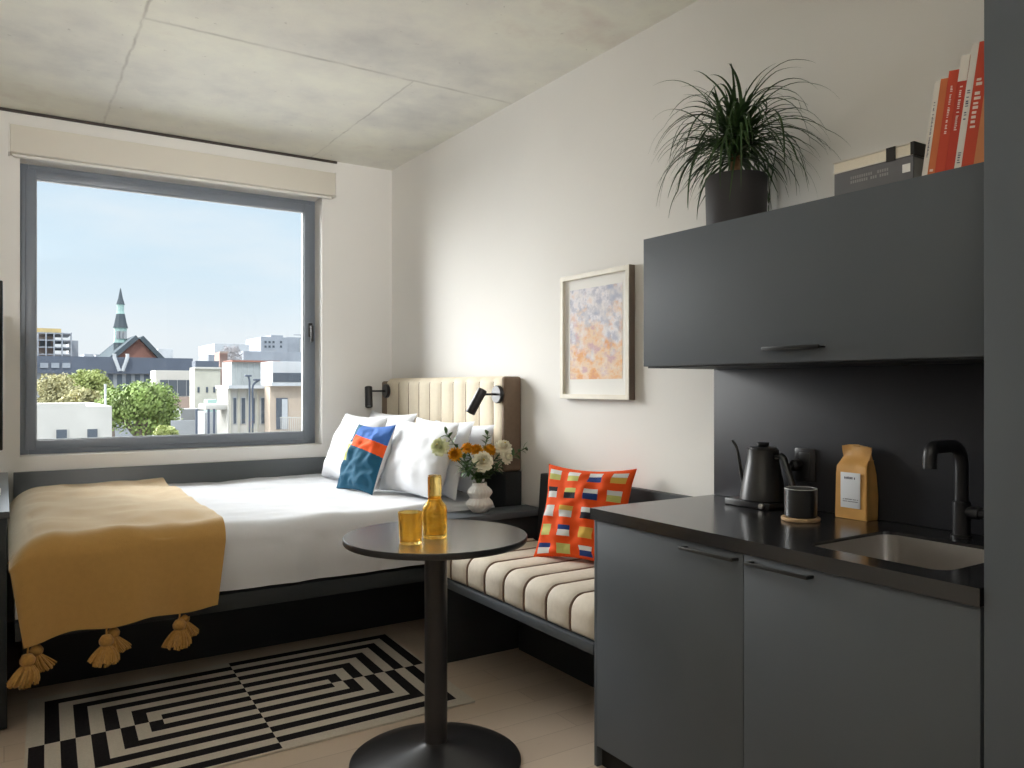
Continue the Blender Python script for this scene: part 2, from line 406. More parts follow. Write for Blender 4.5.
# ================================================================== BED
def fold(s, r):                              # s past the start of a rounded edge -> (overhang, drop)
    if s <= 0: return s, 0.0
    if s < r * PI / 2: a = s / r; return r * math.sin(a), r * (1 - math.cos(a))
    return r, r + s - r * PI / 2
BY0, BY1, BX0, BX1 = 3.545, 5.255, 0.03, 2.235
def bed():
    t = thing('bed', 'low charcoal platform bed with white mattress under the window', 'bed', (1.1, 4.4, 0))
    b = BM(); box(b, .07, 2.2, 4.08, 5.2, 0, .361, .002); part('base_drawer', b, 'char_dark', t)
    b = BM(); box(b, .035, 2.25, 3.552, 5.262, .361, .432, .004); part('platform', b, 'char_dark', t)
    b = BM(); box(b, .06, 2.22, 3.585, 5.235, .432, .695, .05, 4); part('mattress', b, 'linen', t)
bed()
def duvet():
    b = BM(); r = .075; z0 = .738; rx = .15
    yf = BY0 + r; xf = BX0 + rx
    la, lb = 2.19 - xf + rx * 1.3, 5.235 - yf + r * PI / 2 + .215
    def fn(u, v):
        a = (1 - u) * la; s = a - (2.19 - xf); hx, dx = fold(s, rx)  # u=0 foot .. u=1 head
        q = v * lb; sy = q - (5.235 - yf); hy, dy = fold(sy, r)
        x = xf - hx; y = yf - hy
        z = z0 - dx * max(0, 1 - dy / .12) - dy
        p = Vector((x, y, z))
        wr = nz((x * 1.3, y, 0.3), 2.3, .016) + nz((x * 2, y * 3, 1.7), 4.5, .006)
        if dy > r:
            k = dy - r
            y -= nz((x * 5, z * 1.2, 4), 1.7, .014) + .010 * math.sin(min(1, k / .2) * PI) + nz((x * 13, z * 3, 9), 1.5, .004)
            wr *= .2
        if dx > 0: wr *= .3
        return Vector((x, y, z + wr))
    grid(b, 110, 90, fn); thicken(b, .012)
    solo('duvet', b, 'duvet', 'smooth white duvet covering the mattress', 'duvet', (1.15, 4.4, .73), smooth=80)
duvet()
def blanket():
    t = thing('throw_blanket', 'mustard yellow wool throw with tassels over the foot of the bed', 'blanket', (.42, 4.3, .75))
    b = BM(); r = .09; z0 = .768; X0, X1 = .03, .80
    yf = BY0 - .040 + r; rx = .17; xf = .006 + rx
    def hemz(x): return .365 + .033 * (x - .076) / .69 - .012 * math.cos((x - .08) / .29 * 2 * PI) * .6
    def fn(u, v):
        top = v < .55
        x1 = .815 - .02 * v; n0 = 0
        xx = .0 + (x1 - 0.0) * u                 # flat coordinate from the foot edge
        s = (xf - xx) if xx < xf else -1
        hx, dx = fold((xf - xx) * 1.2, rx) if xx < xf else (0, 0)
        x = xx if xx >= xf else xf - hx
        if top:
            q = v / .55; y = 5.21 - (5.21 - yf) * q; dy = 0
        else:
            q = (v - .55) / .45; L = r * PI / 2 + (z0 - r - hemz(x)) ; sy = q * L; hy, dy = fold(sy, r); y = yf - hy
        k = max(0, (dy - r) / .3)
        x += .045 * k * max(0, 1 - u * 1.25) - .03 * k * u
        z = z0 - dy - dx * (1 - .85 * min(1, max(0, dy / .12)))
        wr = nz((x * 2.4, y * 1.7, 6.3), 2.1, .020) + nz((x * 5, y * 4, 2.2), 2.0, .008)
        if dy > r * .6:
            y -= k * (.012 * math.sin(x * 17 + .8) + nz((x * 7, z * 1.5, 3), 1.4, .018)) - .0
            y += .012 * k
            wr *= .25
        if u < .12 and not top: y += .03 * (1 - u / .12) ** 2 * (1 - .5 * k)
        return Vector((x, y, z + wr * (.35 if dx > 0.02 else 1)))
    vs = grid(b, 90, 110, fn)
    hem = [vs[i][110].co.copy() for i in range(91)]
    thicken(b, .007)
    part('cloth', b, 'throw', t, smooth=80)
    def tassel(p, sx, sy, sc, sd):
        rnd = random.Random(sd); b = BM(); p = Vector(p)
        k = p + Vector((sx * .15, sy * .15, -.028 * sc)); tube(b, [p, k], .0035, 6)
        hd = k + Vector((0, 0, -.02 * sc))
        lathe(b, [(.002, .023 * sc), (.016 * sc, .019 * sc), (.0255 * sc, .004 * sc), (.024 * sc, -.010 * sc), (.014 * sc, -.020 * sc)], hd, 14)
        q = hd + Vector((0, 0, -.016 * sc))
        for i in range(95):
            a = rnd.random() * 2 * PI; rr = rnd.random() ** .5
            e = q + Vector((math.cos(a) * rr * .052 * sc + sx, math.sin(a) * rr * .046 * sc + sy, -(.068 + .016 * rnd.random() - .020 * rr) * sc))
            m_ = q + Vector((math.cos(a) * rr * .046 * sc + sx * .2, math.sin(a) * rr * .042 * sc + sy * .2, -.028 * sc))
            tube(b, arc(q + Vector((math.cos(a) * rr * .012, math.sin(a) * rr * .012, 0)), m_, e, 5), .0045 * sc, 5)
        part('tassel', b, 'tassel', t, smooth=60)
    def hp(x): return min(hem, key=lambda h: abs(h.x - x))
    for i, (x, sx, sx2) in enumerate(((.078, -.016, .018), (.345, -.010, .016), (.617, -.012, .018))):
        p = hp(x); tassel(p + Vector((0, .002, .004)), sx, -.01, 1.08, 3 + i)
        p2 = hp(x + .020) + Vector((0.002, .035, .014)); tassel(p2, sx2, .012, .95, 13 + i)
blanket()

# ================================================================== HEADBOARD, LAMPS
HX = 2.262
def headboard():
    t = thing('headboard', 'cream channel-tufted headboard mounted on the right wall', 'headboard', (2.32, 4.37, .45))
    y0, y1, z0, z1 = 3.582, 5.155, .876, 1.395
    b = BM()
    seams = [y0 + .022] + [3.711 + .1552 * k for k in range(10)] 
    seams = [s for s in seams if s < y1 - .05] + [y1]
    prof = []
    for a, c in zip(seams[:-1], seams[1:]):
        n = 8
        for i in range(n):
            f = i / n; prof.append((a + (c - a) * f, .013 * math.sin(PI * f) ** .45))
    prof.append((y1, 0))
    rc = .045
    nzs = 22
    def fn(i, j):
        y, bu = prof[i]; f = j / nzs
        z = z0 + (z1 - z0) * f
        x = HX + .004 - bu
        # rounding at the top and at the near end
        dz = z1 - z; dy = min(y - y0, y1 - y) 
        def rd(d): return 0 if d > rc else rc - math.sqrt(max(0, rc * rc - (rc - d) ** 2))
        return Vector((min(2.374, x + max(rd(dz), rd(dy))), y, z))
    zs = [k / (nzs - 6) * .9 for k in range(nzs - 6)] + [.9 + .1 * (1 - (1 - k / 6) ** 1.6) for k in range(7)]
    vs = []
    for i in range(len(prof)):
        col = []
        for zf in zs:
            p = fn(i, 0); y, bu = prof[i]; z = z0 + (z1 - z0) * zf
            dz = z1 - z; dy = 9
            def rd(d): return 0 if d > rc else rc - math.sqrt(max(0, rc * rc - (rc - d) ** 2))
            col.append(b.verts.new((min(2.374, HX + .016 - bu + max(rd(dz), rd(dy))), y, z)))
        vs.append(col)
    for i in range(len(vs) - 1):
        for j in range(len(zs) - 1):
            b.faces.new((vs[i][j], vs[i][j + 1], vs[i + 1][j + 1], vs[i + 1][j]))
    part('channel_panel', b, 'cream', t, smooth=50)
    b = BM()
    for s in seams[1:-1]:
        tube(b, [(HX + .015, s, z0 + .002), (HX + .015, s, z1 - .045), (HX + .018, s, z1 - .03)], .0032, 6)
    part('piping', b, 'brown', t, label='thin brown seam piping')
    b = BM(); box(b, HX + .003, XR - .003, y0 - .004, y0 + .035, z0, z1 - .002, .016, 3); box(b, HX + .05, XR - .003, y0 + .03, y1, z0, z1 - .003, .01, 3); box(b, HX + .02, XR - .003, y1, YW - .035, z0, z1 - .02, .015, 3)
    part('side_cover', b, 'brown_side', t, label='plain brown fabric sides')
    b = BM(); box(b, HX + .012, XR - .003, y0, YW - .035, .434, z0 - .001, .003); part('base_panel', b, 'char_dark', t, label='dark grey lower panel')
headboard()
def lamp(y, z, hd, px, label, hx_drop):
    t = thing('reading_lamp', label, 'lamp', (HX, y, z), 'reading lamps on the headboard')
    b = BM(); Rm = Matrix.Rotation(-PI / 2, 4, 'Y')
    lathe(b, [(.001, .0), (.048, .0), (.049, .004), (.049, .019), (.046, .022), (.001, .022)], (HX + .002, y, z), 32, M4=Rm); part('wall_plate', b, 'black_metal', t)
    piv = Vector((HX - px, y, z)); b = BM(); tube(b, [(HX - .015, y, z), piv], .0065, 10); 
    part('arm', b, 'black_metal', t)
    d = Vector(hd).normalized()
    q = d.to_track_quat('Z', 'Y').to_matrix().to_4x4(); c = piv + d * hx_drop
    b = BM(); lathe(b, [(.001, -.03), (.024, -.03), (.0262, -.027), (.0262, .112), (.0245, .115), (.0225, .114), (.0225, .098), (.001, .098)], c, 28, M4=q); part('shade', b, 'black_metal', t)
    b = BM(); lathe(b, [(.001, .098), (.0215, .098), (.0205, .105), (.001, .106)], c, 20, M4=q); part('lens', b, 'lens', t, label='pale lens in the open end')
lamp(5.115, 1.306, (-.10, -.30, -.95), .14, 'black cylinder reading lamp in the corner by the window', .0)
lamp(3.632, 1.296, (-.47, .12, -.87), .118, 'black tilted reading lamp above the flower vase', .0)

# ================================================================== PILLOWS
def pillow_bm(W, H, T, mtx, n=34, fm=None, seed=0.0, wr=1.0, back=None, pinch=.09, fl=.5):
    b = BM()
    def side(sg):
        def fn(u, v):
            U, V = 2 * u - 1, 2 * v - 1
            x = W / 2 * U * (1 - pinch * (1 - V * V) * abs(U)); y = H / 2 * V * (1 - pinch * (1 - U * U) * abs(V))
            e = max(0, (1 - U * U) * (1 - V * V))
            z = sg * T / 2 * e ** fl
            z += sg * min(1, e * 4) * (nz((U * 1.6 + seed, V * 1.6, sg), 1.6, .022) + nz((U * 3 + seed, V * 4, sg + 2), 1.5, .009)) * wr
            return mtx @ Vector((x, y, z))
        grid(b, n, n, fn, 0, fm if sg > 0 else (lambda u, v: back or 0))
    side(1); side(-1)
    bmesh.ops.remove_doubles(b, verts=b.verts, dist=1e-4)
    return b
def lean(bl, br, tl, tr, off=0.0, lift=0.0):
    """frame from the bottom-left/right and top-left/right corners seen from the front"""
    bl, br, tl, tr = map(Vector, (bl, br, tl, tr))
    w = ((br - bl) + (tr - tl)).normalized(); c = (bl + br + tl + tr) / 4
    h = ((tl + tr) - (bl + br)); h = (h - w * h.dot(w)).normalized(); nn = w.cross(h)
    W = ((br - bl).length + (tr - tl).length) / 2; H = (((tl + tr) - (bl + br)) / 2).length
    return frame(w, h, nn, c + nn * off + h * lift), W, H
def bed_pillow(y0, y1, xb, xt, zt, T, seed, label, rot=0.0):
    # front faces -X ; seen from the front left = far (y1)
    m, W, H = lean((xb, y1, .752), (xb + rot, y0, .752), (xt, y1, zt), (xt + rot, y0, zt))
    b = pillow_bm(W * 1.02, H * 1.03, T, m, seed=seed, wr=.55)
    c = m.translation
    solo('pillow', b, 'linen', label, 'pillow', (c.x, c.y, .75), 'white bed pillows', smooth=80)
bed_pillow(4.42, 5.12, 1.99, 2.15, 1.165, .16, 1.0, 'white bed pillow in the far corner, hidden mostly behind the front one')
bed_pillow(4.36, 5.04, 1.76, 1.93, 1.155, .17, 5.0, 'large white bed pillow nearest the window, behind the blue cushion')
bed_pillow(3.565, 4.24, 2.11, 2.19, 1.13, .15, 9.0, 'white bed pillow standing against the headboard behind the flowers')
bed_pillow(3.58, 4.26, 1.965, 2.075, 1.15, .11, 13.0, 'white bed pillow sandwiched second from front beside the nightstand')
bed_pillow(3.57, 4.19, 1.80, 1.925, 1.145, .15, 17.0, 'large plump white pillow in front, right of the blue cushion', .06)

M['b_teal'] = mat('teal_cotton', (0.018, 0.095, 0.165, 1), 0.85, bump=.2, bscale=200, spec=.2)
M['b_blue'] = mat('blue_cotton', (0.06, 0.16, 0.47, 1), 0.85, bump=.2, bscale=200, spec=.2)
M['b_orange'] = mat('orange_cotton', (0.80, 0.10, 0.02, 1), 0.85, bump=.2, bscale=200, spec=.2)
M['b_lime'] = mat('lime_cotton', (0.52, 0.52, 0.17, 1), 0.85, bump=.2, bscale=200, spec=.2)
M['b_grey'] = mat('pale_grey_cotton', (0.66, 0.67, 0.66, 1), 0.85, bump=.2, bscale=200, spec=.2)
M['b_navy'] = mat('navy_cotton', (0.02, 0.05, 0.20, 1), 0.85, bump=.2, bscale=200, spec=.2)
M['b_black'] = mat('black_cotton', (0.02, 0.02, 0.03, 1), 0.85, bump=.2, bscale=200, spec=.2)
M['b_yellow'] = mat('ochre_cotton', (0.70, 0.44, 0.09, 1), 0.85, bump=.2, bscale=200, spec=.2)
M['b_flame'] = mat('flame_orange_cotton', (0.78, 0.085, 0.012, 1), 0.8, bump=.25, bscale=180, spec=.2)
def blue_cushion():
    bl, br, tl, tr = (1.635, 4.44, .752), (1.685, 4.085, .752), (1.785, 4.42, 1.095), (1.845, 4.00, 1.115)
    m, W, H = lean(bl, br, tl, tr)
    def fm(u, v):
        s = v + .16 * (u - .5)
        if u < .19: return 3 if .42 < v < .66 else (0 if v > .70 else 4 if v > .66 else 0)
        if .60 < s < .77: return 2
        return 1 if s >= .77 else 0
    b = pillow_bm(W * 1.05, H * 1.06, 0.13, m, n=110, fm=fm, seed=3.3, back=4)
    solo('throw_cushion', b, ['b_teal', 'b_blue', 'b_orange', 'b_lime', 'b_grey'], 'blue and teal cushion with an orange band on the bed', 'cushion', (m.translation.x, m.translation.y, .75), smooth=80)
blue_cushion()

# ================================================================== NIGHTSTAND
def nightstand():
    t = thing('nightstand', 'dark grey built-in nightstand between bed and bench', 'nightstand', (2.05, 3.46, 0))
    b = BM(); box(b, 1.785, 2.374, 3.362, 3.528, 0, .668, .003); part('body', b, 'char_dark', t)
    b = BM(); box(b, 1.765, 2.376, 3.345, 3.535, .670, .70, .003); part('top', b, 'char', t)
    b = BM(); box(b, 1.768, 1.783, 3.368, 3.522, .05, .664, .002); part('front_panel', b, 'char_dark', t)
nightstand()

# ================================================================== BENCH
def bench():
    t = thing('bench', 'charcoal built-in window bench between nightstand and kitchen cabinet', 'bench', (2.05, 2.77, 0))
    b = BM(); box(b, 1.765, 2.376, 2.198, 3.342, .38, .42, .003); part('seat_shelf', b, 'char', t)
    b = BM(); box(b, 2.20, 2.376, 2.198, 3.342, 0, .379, .002); part('plinth', b, 'char_dark', t)
    b = BM()
    vs = [b.verts.new(p) for y in (2.198, 3.342) for p in ((2.300, y, .421), (2.376, y, .421), (2.376, y, .888), (2.335, y, .888))]
    for f in ((0, 1, 2, 3), (7, 6, 5, 4), (0, 4, 5, 1), (1, 5, 6, 2), (2, 6, 7, 3), (3, 7, 4, 0)): b.faces.new([vs[i] for i in f])
    bmesh.ops.bevel(b, geom=b.edges[:], offset=.003, segments=2, affect='EDGES'); part('backrest', b, 'char_dark', t)
bench()
def bench_cushion():
    t = thing('bench_cushion', 'cream channelled seat cushion with brown piping on the bench', 'cushion', (2.03, 2.77, .42))
    y0, y1, z0, z1, xf, xb = 2.205, 3.338, .424, .562, 1.772, 2.285
    seams = [y0] + [2.35 + .1555 * k for k in range(7)]
    seams = [s for s in seams if s < y1 - .03] + [y1]
    r = .065
    path = [(xf + .006, z0), (xf + .001, z0 + .012), (xf, z0 + .03)]
    path += [(xf, z1 - r)] + [(xf + r - r * math.cos(a), z1 - r + r * math.sin(a)) for a in [PI / 2 * k / 8 for k in range(1, 9)]]
    path += [(xf + r + (xb - xf - r) * k / 6, z1) for k in range(1, 6)] + [(xb - .02, z1 - .002), (xb, z1 - .02), (xb, z0)]
    b = BM(); cols = []
    ys = []
    for a, c in zip(seams[:-1], seams[1:]):
        for i in range(10): f = i / 10; ys.append((a + (c - a) * f, math.sin(PI * f) ** .42))
    ys.append((y1, 0))
    N = len(path)
    for y, bu in ys:
        col = []
        for k, (x, z) in enumerate(path):
            a = path[max(0, k - 1)]; c = path[min(N - 1, k + 1)]
            tx, tz = c[0] - a[0], c[1] - a[1]; L = math.hypot(tx, tz) or 1
            nx, nzz = -tz / L, tx / L
            h = (.013 * bu - .009) if 0 < k < N - 1 else -.004
            col.append(b.verts.new((x + nx * h, y, z + nzz * h + nz((x * 4, y * 3, 0), 2, .002))))
        cols.append(col)
    for i in range(len(cols) - 1):
        for k in range(N - 1): b.faces.new((cols[i][k], cols[i][k + 1], cols[i + 1][k + 1], cols[i + 1][k]))
    b.faces.new(cols[0]); b.faces.new(cols[-1][::-1]); b.faces.new([c[0] for c in cols] + [c[-1] for c in cols][::-1]) 
    part('channel_cover', b, 'cream_seat', t, smooth=50)
    b = BM()
    for s in seams[1:-1]:
        pts = []
        for k, (x, z) in enumerate(path[:-1]):
            a = path[max(0, k - 1)]; c = path[min(N - 1, k + 1)]
            tx, tz = c[0] - a[0], c[1] - a[1]; L = math.hypot(tx, tz)
            h = -.005
            pts.append((x - tz / L * h, s, z + tx / L * h))
        tube(b, pts, .0052, 7)
    part('piping', b, 'brown', t, label='brown piping between the channels')
bench_cushion()
def orange_cushion():
    bl, br, tl, tr = (2.045, 2.955, .575), (2.20, 2.533, .575), (2.155, 3.02, .955), (2.31, 2.60, .968)
    m, W, H = lean(bl, br, tl, tr)
    O, Wh, Li, Na, Bk, Ye, Gr = range(7)
    pat = [[(Wh, Li), (Wh, Li), (Wh, Na), (Wh, Ye)], [(Bk, Wh), (Li, Bk), (Gr, Na), (Wh, Li)], [(Wh, Wh), (Ye, Wh), (Wh, Bk), (Na, Wh)],
           [(Li, Li), (Na, Wh), (Ye, Ye), (Bk, Wh)], [(Na, Gr), (Li, Li), (Wh, Na), (Ye, Wh)]]
    def fm(u, v):
        cu, cv = u * 4, (1 - v) * 5
        i, j = int(cu), int(cv); fu, fv = cu - i, cv - j
        if .22 < fu < .80 and .22 < fv < .80:
            a, c = pat[min(4, j)][min(3, i)]; return a if fv < .5 else c
        return O
    b = pillow_bm(W * 1.04, H * 1.08, .13, m, n=60, fm=fm, seed=7.7, back=O, pinch=.11)
    solo('throw_cushion', b, ['b_flame', 'b_grey', 'b_lime', 'b_navy', 'b_black', 'b_yellow', 'b_grey'], 'bright orange cushion with two-tone patches on the bench', 'cushion', (m.translation.x, m.translation.y, .565), smooth=80)
orange_cushion()

# ================================================================== TABLE AND AMBER GLASS
TC = (1.297, 2.508); TZ = .81
def table():
    t = thing('pedestal_table', 'round black pedestal table in front of the bench', 'table', (TC[0], TC[1], 0))
    b = BM(); lathe(b, [(.3235, TZ - .0225), (.3255, TZ - .020), (.3268, TZ - .017), (.3268, TZ - .003), (.3255, TZ - .0008), (.3235, TZ - .0006)], (*TC, 0), 96); part('edge_band', b, 'black', t, label='matt black edge')
    b = BM(); lathe(b, [(.001, TZ - .0222), (.3232, TZ - .0222), (.3232, TZ), (.001, TZ)], (*TC, 0), 96); part('tabletop', b, 'table_top', t)
    b = BM(); lathe(b, [(.001, .05), (.0405, .05), (.0405, TZ - .03), (.07, TZ - .0245), (.001, TZ - .0245)], (*TC, 0), 40); part('pole', b, 'black_metal', t)
    b = BM(); lathe(b, [(.001, .0), (.300, .0), (.305, .004), (.304, .009), (.297, .0135), (.24, .0245), (.17, .0375), (.11, .0505), (.07, .061), (.047, .069), (.0415, .074), (.001, .074)], (*TC, 0), 96); part('base', b, 'black_metal', t, smooth=30)
table()
def carafe():
    c = (1.268, 2.462)
    t = thing('carafe', 'amber glass carafe with long neck stopper on the round table', 'carafe', (*c, TZ))
    b = BM(); z = TZ + .001
    out = [(.001, 0), (.040, 0), (.0435, .003), (.0437, .06), (.0437, .098), (.041, .109), (.033, .119), (.0255, .128), (.0235, .137), (.0235, .142)]
    inn = [(.021, .142), (.0212, .137), (.023, .127), (.030, .117), (.038, .107), (.0405, .098), (.0405, .06), (.040, .016), (.036, .012), (.001, .012)]
    lathe(b, out + inn, (*c, z), 48); part('body', b, 'amber', t)
    b = BM()
    lathe(b, [(.001, .136), (.0195, .136), (.0198, .1425), (.0243, .1435), (.0243, .208), (.0232, .215), (.021, .218), (.001, .218)], (*c, z), 40); part('stopper', b, 'amber', t)
carafe()
def tumbler():
    c = (1.152, 2.414); z = TZ + .001; b = BM()
    lathe(b, [(.001, 0), (.0365, 0), (.0385, .003), (.0420, .104), (.0412, .1055), (.0400, .104), (.0368, .012), (.0345, .009), (.001, .009)], (*c, z), 48)
    solo('tumbler', b, 'amber', 'small amber glass tumbler left of the carafe', 'glass', (*c, TZ))
tumbler()

# ================================================================== RUG
def rug():
    fl, fr, nr, nl = (.085, 3.916), (1.728, 3.924), (1.676, 2.880), (.045, 2.872)
    b = BM(); uvl = b.loops.layers.uv.new('UVMap'); n = 12; vs = {}
    for i in range(n + 1):
        for j in range(n + 1):
            u, v = i / n, j / n
            p = [(1 - u) * ((1 - v) * nl[k] + v * fl[k]) + u * ((1 - v) * nr[k] + v * fr[k]) for k in (0, 1)]
            vs[i, j] = b.verts.new((p[0], p[1], .009)); 
    for i in range(n):
        for j in range(n):
            f = b.faces.new((vs[i, j], vs[i + 1, j], vs[i + 1, j + 1], vs[i, j + 1]))
            for l, (a, c) in zip(f.loops, ((i, j), (i + 1, j), (i + 1, j + 1), (i, j + 1))): l[uvl].uv = (a / n * 1.64, c / n * 1.04)
    r = bmesh.ops.extrude_face_region(b, geom=b.faces[:])
    bmesh.ops.translate(b, verts=[v for v in r['geom'] if isinstance(v, bmesh.types.BMVert)], vec=(0, 0, -.008))
    solo('rug', b, 'rug', 'black and cream rug with concentric rectangle stripes on the floor', 'rug', (.9, 3.4, 0), smooth=30)
rug()

# ================================================================== KITCHEN
KX, KY0, KY1, KZ = 1.752, .862, 2.187, .91
def pull(parent, x, ya, yb, z, down=True):
    b = BM(); box(b, x - .030, x - .024, ya, yb, z - .004, z + .006, .002)
    for y in (ya, yb - .012): box(b, x - .026, x + .001, y, y + .012, z - .003, z + .005, .001)
    part('handle', b, 'black', parent, label='slim black bar handle')
def base_cab(ya, yb, hy, label, left):
    t = thing('base_cabinet', label, 'cabinet', (2.05, (ya + yb) / 2, 0), 'kitchen base cabinets')
    b = BM(); box(b, KX + .022, XR - .004, ya + .002, yb - .002, .075, KZ - .205 if not left else KZ - .042); 
    box(b, KX + .024, KX + .04, ya + .002, yb - .017, 0, .074)
    part('body', b, 'void', t, label='dark carcass and recessed toe kick')
    b = BM(); box(b, KX, KX + .02, ya + .0015, yb - .0015 - (.0165 if left else 0), .075, KZ - .043, .0012); d = part('door', b, 'char', t)
    pull(d, KX, hy[0], hy[1], .848)
    if left:
        b = BM(); box(b, KX + .002, XR - .003, yb - .016, yb, 0, KZ - .0415, .001); part('end_panel', b, 'char', t)
base_cab(1.508, 2.178, (1.525, 1.735), 'left grey base cabinet beside the bench', True)
base_cab(KY0 + .004, 1.508, (1.278, 1.482), 'right grey base cabinet under the sink', False)
SX0, SX1, SY0, SY1 = 1.832, 2.212, .985, 1.365
def rrect(x0, x1, y0, y1, r, n=6):
    pts = []
    for cx, cy, a0 in ((x1 - r, y1 - r, 0), (x0 + r, y1 - r, PI / 2), (x0 + r, y0 + r, PI), (x1 - r, y0 + r, 1.5 * PI)):
        pts += [(cx + r * math.cos(a0 + PI / 2 * k / n), cy + r * math.sin(a0 + PI / 2 * k / n)) for k in range(n + 1)]
    return pts
def worktop():
    b = BM()
    o = [(KX - .010, KY0 + .002), (XR - .002, KY0 + .002), (XR - .002, KY1), (KX - .010, KY1)]; h = rrect(SX0, SX1, SY0, SY1, .045)
    ov = [b.verts.new((x, y, KZ)) for x, y in o]; hv = [b.verts.new((x, y, KZ)) for x, y in h]
    es = [b.edges.new((L[i], L[(i + 1) % len(L)])) for L in (ov, hv) for i in range(len(L))]
    bmesh.ops.triangle_fill(b, use_beauty=True, edges=es)
    r = bmesh.ops.extrude_face_region(b, geom=b.faces[:])
    bmesh.ops.translate(b, verts=[v for v in r['geom'] if isinstance(v, bmesh.types.BMVert)], vec=(0, 0, -.04))
    solo('worktop', b, 'black_top', 'glossy black worktop over the grey base cabinets', 'worktop', (2.06, 1.5, KZ - .04), smooth=30)
worktop()
def sink():
    t = thing('sink', 'undermounted stainless steel sink in the black worktop', 'sink', (2.02, 1.175, KZ - .2))
    b = BM(); rings = []
    for ins, z in ((.0012, KZ - .009), (.0014, KZ - .04), (.0014, KZ - .165), (.004, KZ - .182), (.015, KZ - .195), (.03, KZ - .198)):
        rings.append([b.verts.new((x, y, z)) for x, y in rrect(SX0 + ins, SX1 - ins, SY0 + ins, SY1 - ins, .045 if ins < .02 else .03)])
    ring_faces(b, rings); b.faces.new(rings[-1])
    bmesh.ops.recalc_face_normals(b, faces=b.faces)
    bmesh.ops.solidify(b, geom=b.faces[:], thickness=-.0006)
    part('basin', b, 'steel', t)
    b = BM(); lathe(b, [(.001, 0), (.038, 0), (.040, .003), (.030, .004), (.026, .0015), (.001, .0015)], (2.06, 1.175, KZ - .1965), 28); part('drain', b, 'glass_knob', t)
sink()
def faucet():
    x, y = 2.292, 1.186
    t = thing('faucet', 'black swan-neck kitchen faucet behind the sink', 'faucet', (x, y, KZ))
    b = BM(); lathe(b, [(.001, 0), (.0275, 0), (.0275, .006), (.0235, .008), (.0235, .10), (.0205, .104), (.001, .104)], (x, y, KZ), 32); part('body', b, 'black_metal', t)
    b = BM(); p = bend([(x, y, KZ + .10), (x, y, KZ + .262), (x - .163, y, KZ + .262), (x - .163, y, KZ + .205)], .062, 10)
    tube(b, p, .0182, 20); part('spout', b, 'black_metal', t)
    b = BM(); tube(b, [(x, y - .01, KZ + .074), (x, y - .05, KZ + .074)], .017, 18); tube(b, [(x, y - .049, KZ + .074), (x, y - .14, KZ + .076)], [.0135, .0125], 16); part('lever', b, 'black_metal', t)
faucet()
b = BM(); box(b, XR - .014, XR - .002, KY0 + .002, KY1 - .002, KZ + .001, 1.421, .001)
solo('splashback', b, 'splash', 'dark slate splashback panel behind the kettle and faucet', 'splashback', (XR, 1.5, KZ))
def wall_cab():
    t = thing('wall_cabinet', 'long grey wall cabinet above the worktop', 'cabinet', (2.19, 1.53, 1.422))
    x0 = 1.995; ya, yb, za, zb = .99, 2.187, 1.411, 1.885
    ya = KY0 + .004
    b = BM(); box(b, x0 + .022, XR - .003, ya, yb, za - .004, zb, .001); part('body', b, 'char_dark', t)
    b = BM(); box(b, x0, x0 + .02, ya, yb, za + .002, zb, .0012); d = part('door', b, 'char', t)
    b = BM(); box(b, x0 - .030, x0 + .001, 1.418, 1.622, 1.4535, 1.4575, .001); box(b, x0 - .030, x0 - .026, 1.418, 1.622, 1.450, 1.4615, .001); part('handle', b, 'black', d, label='black tab handle')
wall_cab()
def tall_cab():
    t = thing('tall_cabinet', 'tall dark grey cabinet at the right edge of the kitchen', 'cabinet', (2.05, .5, 0))
    b = BM(); box(b, KX + .02, XR - .003, .10, KY0 - .004, 0, 2.6, .001); part('body', b, 'char_dark', t)
    b = BM(); box(b, KX - .004, KX + .018, .10, KY0 - .003, .0, 2.6, .003); part('door', b, 'char', t)
tall_cab()

